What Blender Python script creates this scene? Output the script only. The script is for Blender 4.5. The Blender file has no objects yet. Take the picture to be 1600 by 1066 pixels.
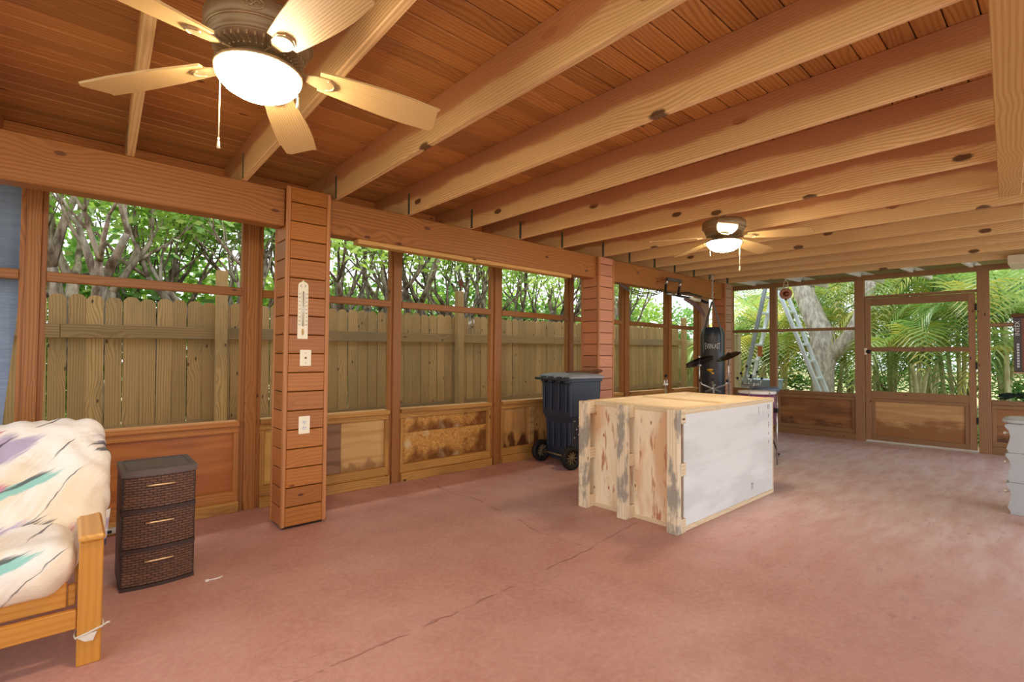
import bpy, math, random
import numpy as np
from mathutils import Vector, Matrix, Euler, noise as mnoise
random.seed(11); rng = np.random.default_rng(11)
C = bpy.context.scene.collection
SC = bpy.context.scene
PI = math.pi

# ------------------------------------------------------------------ camera, sky, sun, exposure
cam_d = bpy.data.cameras.new('camera'); cam = bpy.data.objects.new('camera', cam_d); C.objects.link(cam)
yaw, pitch, roll = 0.844808652, 0.0269190455, 0.00796621267
F = Vector((math.cos(yaw)*math.cos(pitch), math.sin(yaw)*math.cos(pitch), math.sin(pitch)))
R0 = Vector((math.sin(yaw), -math.cos(yaw), 0)); U0 = R0.cross(F)
RR = math.cos(roll)*R0 + math.sin(roll)*U0; UU = -math.sin(roll)*R0 + math.cos(roll)*U0
M4 = Matrix((RR, UU, -F)).transposed().to_4x4(); M4.translation = (0, 0, 1.25)
cam.matrix_world = M4
cam_d.sensor_width = 36; cam_d.lens = 36*779.757/1600; cam_d.clip_start = .02; cam_d.clip_end = 500
SC.camera = cam

w = bpy.data.worlds.new('sky'); SC.world = w; w.use_nodes = True
wt = w.node_tree; wt.nodes.clear()
wo = wt.nodes.new('ShaderNodeOutputWorld'); wb = wt.nodes.new('ShaderNodeBackground')
tc = wt.nodes.new('ShaderNodeTexCoord'); sx = wt.nodes.new('ShaderNodeSeparateXYZ'); rmp = wt.nodes.new('ShaderNodeValToRGB')
wt.links.new(tc.outputs['Generated'], sx.inputs[0]); wt.links.new(sx.outputs['Z'], rmp.inputs[0])
rmp.color_ramp.elements[0].position = 0.0; rmp.color_ramp.elements[0].color = (.86, .90, .93, 1)
rmp.color_ramp.elements[1].position = .7; rmp.color_ramp.elements[1].color = (.72, .85, 1.0, 1)
wt.links.new(rmp.outputs[0], wb.inputs[0]); wb.inputs[1].default_value = 1.75
wt.links.new(wb.outputs[0], wo.inputs[0])

sun_d = bpy.data.lights.new('sun', 'SUN'); sun_d.energy = 4.0; sun_d.angle = math.radians(20); sun_d.color = (1, .95, .85)
sun = bpy.data.objects.new('sun', sun_d); C.objects.link(sun)
sun.rotation_euler = Vector((-.18, -.42, -1)).to_track_quat('-Z', 'Y').to_euler(); sun.location = (2, 4, 9)

LAMP = 70.0        # strength of the glowing fan bowls
SC.view_settings.view_transform = 'Standard'; SC.view_settings.look = 'None'
SC.view_settings.gamma = 1; SC.view_settings.use_curve_mapping = False
SC.view_settings.exposure = 0.50
SC.cycles.use_denoising = True
SC.cycles.max_bounces = 8; SC.cycles.diffuse_bounces = 5; SC.cycles.glossy_bounces = 3
SC.cycles.sample_clamp_indirect = 6

# ------------------------------------------------------------------ helpers: colour and nodes
def lin(c):
    o = []
    for v in c[:3]:
        v = v/255
        o.append(v/12.92 if v <= .04045 else ((v+.055)/1.055)**2.4)
    return (*o, 1)

class NT:
    def __init__(s, name):
        s.m = bpy.data.materials.new(name); s.m.use_nodes = True
        s.t = s.m.node_tree; s.t.nodes.clear()
        s.out = s.t.nodes.new('ShaderNodeOutputMaterial')
    def n(s, kind, *ins, out=0, **props):
        nd = s.t.nodes.new('ShaderNode'+kind)
        for k, v in props.items():
            if k.startswith('_'): continue
            setattr(nd, k, v)
        for i, v in enumerate(ins):
            s.put(nd, i, v)
        return nd.outputs[out]
    def put(s, nd, key, v):
        if v is None: return
        if isinstance(v, bpy.types.NodeSocket): s.t.links.new(v, nd.inputs[key])
        else:
            so = nd.inputs[key]
            try: so.default_value = v
            except Exception: so.default_value = tuple(v)[:3]
    def math(s, op, a, b=None, c=None, clamp=False):
        return s.n('Math', a, b, c, operation=op, use_clamp=clamp)
    def vm(s, op, a, b=None, out=0):
        return s.n('VectorMath', a, b, operation=op, out=out)
    def coord(s, rnd=True):
        c = s.n('TexCoord', out=3)
        if rnd:
            r = s.n('ObjectInfo', out=5)
            c = s.vm('ADD', c, s.n('CombineXYZ', s.math('MULTIPLY', r, 37.), s.math('MULTIPLY', r, 23.), s.math('MULTIPLY', r, 11.)))
        return c
    def noise(s, v, scale, detail=3., rough=.55, out=0):
        nd = s.t.nodes.new('ShaderNodeTexNoise'); s.put(nd, 'Vector', v); s.put(nd, 'Scale', scale); s.put(nd, 'Detail', detail); s.put(nd, 'Roughness', rough)
        return nd.outputs[out]
    def vor(s, v, scale, feature='F1', out=0):
        nd = s.t.nodes.new('ShaderNodeTexVoronoi'); nd.feature = feature; s.put(nd, 'Vector', v); s.put(nd, 'Scale', scale)
        return nd.outputs[out]
    def mul(s, v, sc): return s.vm('MULTIPLY', v, sc)
    def ramp(s, f, a, b, lo=0., hi=1.):
        nd = s.t.nodes.new('ShaderNodeMapRange'); nd.interpolation_type = 'SMOOTHSTEP'
        s.put(nd, 0, f); s.put(nd, 1, a); s.put(nd, 2, b); s.put(nd, 3, lo); s.put(nd, 4, hi)
        return nd.outputs[0]
    def mix(s, f, a, b, mode='MIX'):
        nd = s.t.nodes.new('ShaderNodeMix'); nd.data_type = 'RGBA'; nd.blend_type = mode
        s.put(nd, 0, f); s.put(nd, 6, a); s.put(nd, 7, b)
        return nd.outputs[2]
    def bump(s, h, dist=.002, st=.6):
        nd = s.t.nodes.new('ShaderNodeBump'); s.put(nd, 'Height', h); s.put(nd, 'Distance', dist); s.put(nd, 'Strength', st)
        return nd.outputs[0]
    def bsdf(s, col, rough=.6, spec=.4, metal=0., normal=None, **kw):
        nd = s.t.nodes.new('ShaderNodeBsdfPrincipled')
        s.put(nd, 'Base Color', col); s.put(nd, 'Roughness', rough); s.put(nd, 'Specular IOR Level', spec); s.put(nd, 'Metallic', metal)
        if normal is not None: s.put(nd, 'Normal', normal)
        for k, v in kw.items(): s.put(nd, k.replace('_', ' '), v)
        s.t.links.new(nd.outputs[0], s.out.inputs[0]); return nd

def plain(name, col, rough=.5, spec=.4, metal=0., var=.06, sc=12., bump=0.):
    t = NT(name); c = t.coord(); n = t.noise(c, sc)
    k = lin(col); dk = tuple(v*(1-var*2.2) for v in k[:3])+(1,)
    cc = t.mix(n, dk, tuple(min(1, v*(1+var)) for v in k[:3])+(1,))
    t.bsdf(cc, rough, spec, metal, t.bump(n, bump) if bump else None)
    return t.m

AX = {'x': 0, 'y': 1, 'z': 2}
def wood(name, light, dark, axis='x', ring=55., knots=0., rough=.55, spec=.35, var=.16, knotcol=(70, 38, 20), stain=None, stain_amt=.5, grain=.55, extra=None, kn='y', kden=1.8):
    t = NT(name); c = t.coord()
    st = [1., 1., 1.]; st[AX[axis]] = .10
    m = t.mul(c, tuple(st))
    n1 = t.noise(m, 6., 3.)
    cross = [1., .62, .35]
    if axis == 'x': cross = [0, 1., .8]
    if axis == 'y': cross = [.8, 0, 1.]
    if axis == 'z': cross = [1., .8, 0]
    dot = t.vm('DOT_PRODUCT', c, tuple(cross), out=1)
    ringc = t.math('ADD', t.math('MULTIPLY', dot, ring*4.5), t.math('MULTIPLY', n1, 20.))
    kmask = None
    if knots:
        sp = t.t.nodes.new('ShaderNodeSeparateXYZ'); t.put(sp, 0, c)
        al = sp.outputs[AX[axis]]; cr_ = sp.outputs[{'y': {'x': 2, 'z': 0, 'y': 2}, 'x': {'y': 2, 'z': 1, 'x': 2}, 'z': {'x': 1, 'y': 0, 'z': 1}}[kn][axis]]
        kv = t.n('CombineXYZ', t.math('MULTIPLY', al, kden), t.math('MULTIPLY', cr_, kden*2.2), 0.)
        vn = t.t.nodes.new('ShaderNodeTexVoronoi'); vn.voronoi_dimensions = '2D'; t.put(vn, 'Vector', kv); t.put(vn, 'Scale', 1.)
        d = vn.outputs[0]; rc = t.t.nodes.new('ShaderNodeSeparateColor'); t.put(rc, 0, vn.outputs[1])
        d = t.math('ADD', d, t.ramp(rc.outputs[0], .35, .36, 1., 0.))
        d = t.math('ADD', d, t.math('MULTIPLY', t.math('SUBTRACT', t.noise(c, 30., 2.), .5), .04))
        ringc = t.math('ADD', ringc, t.ramp(d, 0., .45, 12., 0.))
        kmask = t.ramp(d, knots*.6*.8, knots*.8, .9, 0.)
    sn = t.math('SINE', ringc)
    g = t.ramp(sn, -.6, 1., 0., 1.)
    fs = [160., 160., 160.]; fs[AX[axis]] = 3.
    fib = t.noise(t.mul(c, tuple(fs)), 1., 2.)
    gg = t.math('ADD', t.math('MULTIPLY', g, grain), t.math('MULTIPLY', fib, .45), clamp=True)
    col = t.mix(gg, lin(light), lin(dark))
    big = t.noise(t.mul(c, tuple(2.2 if i != AX[axis] else .7 for i in range(3))), 1., 2.)
    col = t.mix(t.ramp(big, .3, .7, 0., .55), col, t.mix(.5, lin(light), lin(dark)))
    rv = t.n('ObjectInfo', out=5)
    hv = t.t.nodes.new('ShaderNodeHueSaturation'); t.put(hv, 'Value', t.ramp(rv, 0., 1., 1-var, 1+var*.6)); t.put(hv, 'Color', col)
    col = hv.outputs[0]
    if stain:
        sm = t.ramp(t.noise(t.mul(c, tuple(3. if i != AX[axis] else .8 for i in range(3))), 1.4, 4.), .48, .66, 0., stain_amt)
        col = t.mix(sm, col, lin(stain))
    if kmask is not None: col = t.mix(kmask, col, lin(knotcol))
    if extra: col = extra(t, col)
    t.bsdf(col, rough, spec, 0, t.bump(gg, .0012, .5))
    return t.m

# ------------------------------------------------------------------ helpers: meshes
class MB:
    def __init__(s): s.v = []; s.f = []; s.sm = []
    def add(s, vs, fs, smooth=False, mat=None):
        o = len(s.v)
        if mat is not None: vs = [mat @ Vector(v) for v in vs]
        s.v += [tuple(v) for v in vs]; s.f += [tuple(i+o for i in f) for f in fs]; s.sm += [smooth]*len(fs)
        return s
    def box(s, a, b, ch=.003, mat=None):
        (x0, y0, z0), (x1, y1, z1) = [min(p, q) for p, q in zip(a, b)], [max(p, q) for p, q in zip(a, b)]
        ch = min(ch, (x1-x0)*.4, (y1-y0)*.4, (z1-z0)*.4)
        if ch <= 0:
            vs = [(x, y, z) for x in (x0, x1) for y in (y0, y1) for z in (z0, z1)]
            fs = [(0, 1, 3, 2), (4, 6, 7, 5), (0, 4, 5, 1), (2, 3, 7, 6), (0, 2, 6, 4), (1, 5, 7, 3)]
            return s.add(vs, fs, mat=mat)
        vs = []; idx = {}
        for i, x in enumerate((x0, x1)):
            for j, y in enumerate((y0, y1)):
                for k, z in enumerate((z0, z1)):
                    sx_, sy_, sz_ = (ch if i == 0 else -ch), (ch if j == 0 else -ch), (ch if k == 0 else -ch)
                    for ax in range(3):
                        p = [x+sx_, y+sy_, z+sz_]; p[ax] = (x, y, z)[ax]
                        idx[(i, j, k, ax)] = len(vs); vs.append(tuple(p))
        fs = []
        cyc = [(0, 0), (1, 0), (1, 1), (0, 1)]
        def key(ax, s_, p, q):
            l = [0, 0, 0]; l[ax] = s_; o = [a_ for a_ in range(3) if a_ != ax]; l[o[0]] = p; l[o[1]] = q; return tuple(l)
        for ax in range(3):
            for s_ in (0, 1):
                f = [idx[key(ax, s_, p, q)+(ax,)] for p, q in cyc]
                if (s_ == 0) == (ax != 1): f = f[::-1]
                fs.append(f)
        for ax in range(3):
            o = [a_ for a_ in range(3) if a_ != ax]
            for p in (0, 1):
                for q in (0, 1):
                    k0, k1 = key(ax, 0, p, q), key(ax, 1, p, q)
                    f = [idx[k0+(o[0],)], idx[k0+(o[1],)], idx[k1+(o[1],)], idx[k1+(o[0],)]]
                    fs.append(f)
        for i in (0, 1):
            for j in (0, 1):
                for k in (0, 1): fs.append([idx[(i, j, k, 0)], idx[(i, j, k, 1)], idx[(i, j, k, 2)]])
        # orient outward
        cx, cy, cz = (x0+x1)/2, (y0+y1)/2, (z0+z1)/2
        out = []
        for f in fs:
            p = [Vector(vs[i]) for i in f]; n = (p[1]-p[0]).cross(p[2]-p[0]); ce = sum(p, Vector())/len(p)
            out.append(f if n.dot(ce-Vector((cx, cy, cz))) >= 0 else f[::-1])
        return s.add(vs, out, mat=mat)
    def lathe(s, prof, n=24, mat=None, smooth=True):
        vs = []; fs = []
        for r, z in prof:
            for i in range(n): a = 2*PI*i/n; vs.append((r*math.cos(a), r*math.sin(a), z))
        for k in range(len(prof)-1):
            for i in range(n):
                j = (i+1) % n; fs.append((k*n+i, (k+1)*n+i, (k+1)*n+j, k*n+j))
        if prof[0][0] > 1e-5: fs.append(tuple(range(n)))
        if prof[-1][0] > 1e-5: fs.append(tuple((len(prof)-1)*n+i for i in range(n-1, -1, -1)))
        return s.add(vs, fs, smooth, mat)
    def tube(s, pts, rad, n=8, closed=False, smooth=True, mat=None):
        pts = [Vector(p) for p in pts]; m = len(pts)
        rad = rad if hasattr(rad, '__len__') else [rad]*m
        vs = []; fs = []; up = None
        for k, p in enumerate(pts):
            if closed: d = pts[(k+1) % m]-pts[k-1]
            else: d = pts[min(k+1, m-1)]-pts[max(k-1, 0)]
            d.normalize()
            if up is None:
                up = Vector((0, 0, 1)) if abs(d.z) < .9 else Vector((1, 0, 0))
            a = d.cross(up)
            if a.length < 1e-4: a = d.cross(Vector((.3, .9, .1)))
            a.normalize(); b = a.cross(d); up = b
            for i in range(n):
                t = 2*PI*i/n; vs.append(p+rad[k]*(math.cos(t)*a+math.sin(t)*b))
        for k in range(m if closed else m-1):
            for i in range(n):
                j = (i+1) % n; q = (k+1) % m
                fs.append((k*n+i, k*n+j, q*n+j, q*n+i))
        if not closed:
            fs.append(tuple(range(n-1, -1, -1))); fs.append(tuple((m-1)*n+i for i in range(n)))
        return s.add(vs, fs, smooth, mat)
    def prism(s, poly, z0, z1, mat=None, smooth=False):
        n = len(poly)
        vs = [(x, y, z0) for x, y in poly]+[(x, y, z1) for x, y in poly]
        fs = [tuple(range(n-1, -1, -1)), tuple(range(n, 2*n))]+[(i, (i+1) % n, n+(i+1) % n, n+i) for i in range(n)]
        return s.add(vs, fs, smooth, mat)
    def mesh(s, name):
        me = bpy.data.meshes.new(name); me.from_pydata(s.v, [], s.f)
        me.polygons.foreach_set('use_smooth', s.sm); me.update()
        return me

def link(name, me, mat=None, parent=None, loc=None, rot=None):
    if isinstance(me, MB): me = me.mesh(name)
    if mat is not None and not me.materials: me.materials.append(mat)
    o = bpy.data.objects.new(name, me); C.objects.link(o)
    if parent is not None: o.parent = parent
    if loc is not None: o.location = loc
    if rot is not None: o.rotation_euler = rot
    return o
def tag(o, label=None, cat=None, group=None, kind=None):
    if label: o['label'] = label
    if cat: o['category'] = cat
    if group: o['group'] = group
    if kind: o['kind'] = kind
    return o
def empty(name, label, cat, loc=(0, 0, 0), rz=0., group=None, kind=None):
    o = bpy.data.objects.new(name, None); C.objects.link(o); o.location = loc; o.rotation_euler = (0, 0, rz); o.empty_display_size = .1
    return tag(o, label, cat, group, kind)
def bx(name, a, b, mat, parent=None, ch=.003):
    ce = [(p+q)/2 for p, q in zip(a, b)]; h = [abs(p-q)/2 for p, q in zip(a, b)]
    return link(name, MB().box([-v for v in h], h, ch), mat, parent, ce)
def copy_tree(o, parent=None):
    c = o.copy(); C.objects.link(c)
    if parent is not None: c.parent = parent
    for ch in list(o.children): copy_tree(ch, c)
    return c
def text_mesh(body, size, extrude=.0):
    cu = bpy.data.curves.new('t', 'FONT'); cu.body = body; cu.size = size; cu.align_x = 'CENTER'; cu.align_y = 'CENTER'; cu.extrude = extrude; cu.resolution_u = 3
    o = bpy.data.objects.new('t', cu); C.objects.link(o)
    dg = bpy.context.evaluated_depsgraph_get(); me = bpy.data.meshes.new_from_object(o.evaluated_get(dg))
    vs = [tuple(v.co) for v in me.vertices]; fs = [tuple(p.vertices) for p in me.polygons]
    bpy.data.objects.remove(o); bpy.data.curves.remove(cu); bpy.data.meshes.remove(me)
    return vs, fs

# ------------------------------------------------------------------ materials
W = {}
W['board'] = wood('ceiling_board_wood', (204, 146, 82), (162, 102, 50), 'x', 60, .05, .45, .35, .18, (110, 58, 28), kn='z', kden=1.2)
def joist_band(t, col):       # roof stain that ran down the upper half of the joist, edge ragged
    c = t.n('TexCoord', out=3); sp = t.n('SeparateXYZ', c, out=2)
    r = t.n('ObjectInfo', out=5)
    edge = t.math('ADD', t.math('MULTIPLY', t.noise(t.mul(t.coord(), (2., 1.1, 2.)), 1.5, 4.), .16), -.085)
    m = t.ramp(t.math('SUBTRACT', sp, edge), -.012, .03, 0., .85)
    return t.mix(m, col, lin((182, 118, 76)))
W['joist'] = wood('joist_pine', (242, 206, 152), (204, 156, 102), 'y', 85, .10, .55, .3, .12, (84, 48, 28), extra=joist_band, grain=.6, kn='x', kden=1.35)
W['beam'] = wood('beam_wood', (180, 116, 55), (132, 77, 33), 'x', 70, .08, .42, .45, .06, (92, 46, 22))
W['post'] = wood('post_wood', (182, 120, 60), (134, 80, 36), 'z', 70, .05, .45, .4, .10, (92, 46, 22))
W['rail'] = wood('rail_wood', (178, 116, 56), (132, 79, 33), 'x', 70, .05, .45, .4, .08, (92, 46, 22))
W['siding'] = wood('siding_varnish', (184, 113, 42), (142, 79, 25), 'x', 60, .05, .36, .5, .16, (96, 42, 18), grain=.4)
W['siding_y'] = wood('siding_varnish_side', (186, 114, 62), (150, 84, 42), 'y', 60, .05, .36, .5, .16, (96, 42, 18), grain=.4)
W['siding_pink'] = wood('siding_faded', (206, 144, 112), (182, 116, 86), 'x', 60, .05, .4, .5, .14, (110, 56, 34), grain=.4)
W['siding_pink_y'] = wood('siding_faded_side', (200, 130, 88), (172, 100, 64), 'y', 60, .05, .4, .5, .16, (110, 56, 34), grain=.4)
W['siding_grey'] = wood('siding_weathered', (192, 156, 130), (158, 118, 92), 'x', 60, .05, .5, .4, .14, (110, 72, 54), grain=.4)
W['trimz'] = wood('corner_trim_wood', (196, 132, 78), (160, 98, 52), 'z', 60, 0, .4, .45, .08)
W['pale_x'] = wood('raw_pine', (214, 168, 104), (178, 126, 66), 'x', 80, .06, .6, .3, .1)
W['yellow_x'] = wood('yellow_pine_rail', (208, 156, 84), (166, 112, 52), 'x', 80, .06, .6, .3, .1, stain=(120, 78, 36))
W['yellow_z'] = wood('yellow_pine_stop', (208, 156, 84), (166, 112, 52), 'z', 80, .06, .6, .3, .1, stain=(120, 78, 36))
W['orange_x'] = wood('orange_stop', (208, 140, 72), (174, 106, 50), 'x', 80, .05, .5, .35, .1)
W['orange_z'] = wood('orange_stop_upright', (202, 136, 74), (170, 104, 52), 'z', 80, .05, .5, .35, .1)
def rot(amt, hi, col, st=(7., 7., 3.)):        # damp rot creeping up from the bottom of a panel (panel centre is the origin)
    def f(t, c0):
        c = t.n('TexCoord', out=3); z = t.n('SeparateXYZ', c, out=2)
        n = t.noise(t.mul(t.coord(), st), 1.4, 5.)
        m = t.ramp(t.math('ADD', z, t.math('MULTIPLY', t.math('SUBTRACT', n, .5), -.62)), hi-.22, hi-.36, 0., amt)
        return t.mix(m, c0, lin(col))
    return f
W['ply_orange'] = wood('orange_plywood', (204, 128, 64), (166, 92, 40), 'x', 9, 0, .45, .4, .0, stain=(112, 54, 20), stain_amt=.35)
W['ply_yellow'] = wood('yellow_plywood', (230, 190, 112), (200, 152, 76), 'x', 9, 0, .6, .3, .0, grain=.45)
W['ply_dark'] = wood('dark_plywood', (168, 124, 90), (110, 78, 56), 'x', 12, 0, .6, .3, .0, grain=.6)
W['ply_light'] = wood('light_plywood', (220, 178, 116), (182, 134, 78), 'x', 8, 0, .6, .3, .0, extra=rot(.6, .12, (120, 72, 34), (5., 5., 5.)))
W['ply_rot'] = wood('rotten_plywood', (216, 164, 98), (178, 122, 66), 'z', 10, .06, .6, .3, .0, extra=rot(.92, .16, (84, 44, 18)))
W['far_x'] = wood('far_rail_wood', (158, 116, 74), (120, 82, 48), 'x', 70, .05, .5, .4, .1)
W['far_z'] = wood('far_post_wood', (164, 120, 80), (126, 86, 54), 'z', 70, .05, .5, .4, .1)
W['far_panel'] = wood('far_plywood', (170, 116, 66), (122, 74, 38), 'x', 9, 0, .5, .4, .06, stain=(80, 44, 22), extra=rot(.8, .1, (74, 42, 22), (3., 3., 5.)))
W['door_panel'] = wood('door_plywood', (206, 162, 106), (176, 128, 76), 'x', 8, 0, .55, .35, .0, extra=rot(.8, .24, (136, 82, 38), (2.2, 2.2, 5.)))
W['fence'] = wood('fence_wood', (194, 156, 104), (142, 110, 68), 'z', 60, .06, .8, .15, .16, (84, 64, 44), stain=(134, 114, 80), stain_amt=.5)
W['fence_x'] = wood('fence_rail_wood', (172, 138, 94), (124, 98, 62), 'x', 60, .07, .8, .15, .12, (84, 64, 44), stain=(120, 106, 84))
W['fence_pale'] = wood('pale_fence_wood', (208, 192, 152), (166, 146, 106), 'z', 60, .05, .8, .15, .14, (104, 84, 60))
def streaks(t, c0):           # rusty drip streaks and pencil-grey scuffs of the end panel
    c = t.coord()
    m = t.ramp(t.noise(t.mul(c, (1., 11., 2.2)), 1.6, 4.), .57, .68, 0., .8)
    c0 = t.mix(m, c0, lin((178, 96, 40)))
    k = t.ramp(t.noise(t.mul(c, (1., 9., 44.)), 1.3, 3.), .68, .74, 0., .5)
    return t.mix(k, c0, lin((128, 116, 104)))
W['crate_ply'] = wood('crate_plywood', (250, 234, 204), (240, 212, 168), 'z', 7, .07, .6, .3, .0, (160, 86, 40), stain=(206, 142, 84), stain_amt=.6, grain=.35, extra=streaks, kn='x', kden=3.2)
W['crate_top'] = wood('crate_top_plywood', (248, 230, 198), (234, 206, 166), 'x', 8, 0, .6, .3, .05, grain=.4)
def grey_mark(t, c0):
    n = t.noise(t.mul(t.coord(), (9., 9., 4.)), 1.2, 5.)
    return t.mix(t.ramp(n, .47, .60, 0., .8), c0, lin((140, 134, 126)))
W['crate_skid'] = wood('crate_skid_wood', (244, 228, 196), (222, 196, 156), 'z', 70, .05, .65, .3, .06, (150, 108, 66), extra=grey_mark)
W['crate_batten'] = wood('crate_batten_wood', (240, 220, 184), (214, 182, 138), 'x', 70, .05, .65, .3, .06)
W['crate_white'] = wood('crate_white_ply', (238, 237, 232), (226, 224, 218), 'x', 8, 0, .6, .3, .0, grain=.35, stain=(196, 192, 186), stain_amt=.4)
W['futon'] = wood('futon_frame_wood', (214, 150, 62), (180, 112, 36), 'z', 60, 0, .32, .5, .05, grain=.4)
W['futon_x'] = wood('futon_rail_wood', (212, 146, 60), (178, 110, 36), 'x', 60, 0, .32, .5, .05, grain=.4)
W['futon_y'] = wood('futon_arm_wood', (220, 160, 74), (188, 122, 46), 'y', 60, 0, .32, .5, .05, grain=.4)
W['blade'] = wood('fan_blade_wood', (218, 184, 130), (178, 138, 86), 'x', 150, 0, .5, .35, .04, grain=.45)

W['dark'] = plain('dark_gap', (52, 34, 22), .8, .2)
W['bronze'] = plain('aged_bronze', (150, 122, 88), .4, .5, .35, .12)
W['pewter'] = plain('bronze_trim', (186, 158, 116), .34, .5, .45, .1)
W['cream'] = plain('cream_plastic', (246, 236, 208), .35, .5, 0, .02)
W['white'] = plain('white_paint', (232, 230, 224), .5, .4, 0, .03)
W['brass'] = plain('brass_terminal', (170, 132, 70), .35, .5, .8)
W['ink'] = plain('printed_ink', (72, 70, 70), .7, .2)
W['red_ink'] = plain('red_print', (170, 60, 40), .7, .2)
W['chain'] = plain('pull_chain_cord', (226, 208, 170), .5, .4, .1)
W['strap_metal'] = plain('galvanised_strap', (108, 116, 100), .5, .4, .5, .15)
W['steel'] = plain('bright_steel', (196, 196, 194), .28, .5, .85, .05)
W['alu'] = plain('aluminium', (226, 230, 232), .4, .5, .2, .05)
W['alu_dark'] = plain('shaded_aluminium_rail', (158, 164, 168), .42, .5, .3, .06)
W['black'] = plain('black_rubber', (30, 28, 28), .6, .35, 0, .1)
W['blackgloss'] = plain('black_coated_steel', (34, 30, 28), .35, .5, .2, .1)
W['foam'] = plain('grey_foam', (98, 94, 88), .8, .2, 0, .08)
W['bin'] = plain('navy_plastic', (44, 54, 72), .42, .5, 0, .10, 7)
W['bin_dark'] = plain('dark_bin_plastic', (44, 46, 56), .5, .45, 0, .12, 20, .001)
W['bin_lid'] = plain('grey_bin_lid', (150, 156, 162), .6, .35, 0, .12, 9)  # lid lighter and greyer than the navy body
W['wheel_hub'] = plain('wheel_hub_plastic', (120, 104, 74), .55, .4, 0, .12)
W['tan'] = plain('tan_fabric_tail', (170, 98, 56), .7, .2)
W['drawer_top'] = plain('brown_grey_plastic', (96, 80, 74), .42, .45, 0, .06)
W['drawer_body'] = plain('espresso_plastic', (62, 42, 34), .5, .4, 0, .08)
W['handle'] = plain('champagne_handle', (206, 172, 132), .3, .5, .6, .03)
W['plastic_strip'] = plain('clear_plastic_strip', (214, 200, 180), .3, .5, 0, .1)
W['bag'] = plain('black_vinyl', (40, 50, 62), .3, .5, 0, .12, 6, .001)
W['bag_strap'] = plain('grey_webbing', (104, 104, 102), .7, .25)
W['bag_print'] = plain('grey_white_print', (206, 202, 196), .6, .3)
W['bag_gold'] = plain('gold_print', (226, 168, 42), .55, .3)
W['bag_reflection'] = plain('brown_black_reflection', (52, 42, 36), .4, .45)
W['cymbal'] = plain('dark_bronze_cymbal', (92, 82, 66), .3, .5, .85, .12)
W['cymbal_black'] = plain('black_cymbal', (38, 32, 30), .35, .5, .5, .12)
W['purple'] = plain('purple_drum_wrap', (132, 72, 112), .3, .5, .2, .25, 30)
W['bluegrey'] = plain('blue_grey_vinyl', (96, 110, 130), .5, .4, 0, .08)
W['tub'] = plain('blue_grey_tub', (142, 160, 176), .5, .4, 0, .06)
W['greyplastic'] = plain('light_grey_plastic', (184, 188, 192), .4, .45, 0, .05)
W['clearknob'] = plain('clear_knob', (232, 226, 210), .2, .6, .3)
W['box_dark'] = plain('charcoal_carton', (70, 66, 66), .55, .35, 0, .12)
W['box_red'] = plain('rust_carton_edge', (112, 66, 52), .55, .35, 0, .12)
W['rust'] = plain('rusty_star', (110, 62, 40), .8, .2, .2, .2)
W['ring'] = plain('terracotta_ring', (176, 122, 98), .5, .4, 0, .15)
W['amber'] = plain('amber_glass_ball', (120, 52, 22), .12, .6, 0, .2, 20)
W['macrame'] = plain('cotton_cord', (206, 190, 164), .85, .1)
W['glove'] = plain('dark_green_glove', (30, 48, 38), .7, .25)
W['olive'] = plain('olive_soffit', (146, 122, 78), .6, .3, 0, .12)
W['pale_post'] = plain('pale_painted_post', (222, 206, 178), .55, .35, 0, .06)
W['strip'] = plain('power_strip_plastic', (196, 188, 176), .5, .4)
W['paper'] = plain('white_paper_scrap', (236, 228, 218), .8, .2)

def m_weave():
    t = NT('woven_brown_plastic'); c = t.n('TexCoord', out=3)
    sp = t.t.nodes.new('ShaderNodeSeparateXYZ'); t.put(sp, 0, c)
    v = t.n('CombineXYZ', sp.outputs[0], sp.outputs[2], 0.)
    b = t.t.nodes.new('ShaderNodeTexBrick'); t.put(b, 'Vector', v); t.put(b, 'Scale', 1.)
    b.inputs['Brick Width'].default_value = .034; b.inputs['Row Height'].default_value = .0135
    b.inputs['Mortar Size'].default_value = .0022; b.inputs['Mortar Smooth'].default_value = 1.
    b.inputs['Color1'].default_value = lin((112, 76, 56)); b.inputs['Color2'].default_value = lin((94, 62, 46)); b.inputs['Mortar'].default_value = lin((52, 34, 26))
    inv = t.math('SUBTRACT', 1., b.outputs[1])
    t.bsdf(b.outputs[0], .42, .45, 0, t.bump(inv, .004, .8)); return t.m
W['weave'] = m_weave()

def m_osb():
    t = NT('stained_particle_board'); c = t.coord(False)
    v = t.vm('ADD', c, t.mul(t.noise(c, 5., 2., out=1), (.12, .12, .12)))
    n1 = t.vor(t.mul(v, (46., 46., 110.)), 1., out=1); n2 = t.vor(t.mul(v, (110., 110., 42.)), 1., out=1)
    a = t.n('SeparateColor', n1); b = t.n('SeparateColor', n2)
    f = t.math('MULTIPLY', t.math('ADD', a, b), .5)
    col = t.mix(f, lin((170, 108, 44)), lin((222, 172, 96)))
    st = t.noise(c, 3.2, 4.)
    z = t.n('SeparateXYZ', c, out=2)
    m = t.ramp(t.math('ADD', st, t.math('MULTIPLY', z, -.7)), .44, .64, 0., .92)
    col = t.mix(m, col, lin((112, 62, 22)))
    wm = t.ramp(t.noise(t.vm('ADD', c, (3., 0, 1.)), 3., 3.), .54, .66, 0., .7)
    col = t.mix(wm, col, lin((222, 200, 158)))
    t.bsdf(col, .7, .25, 0, t.bump(f, .003, .6)); return t.m
W['osb'] = m_osb()

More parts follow.
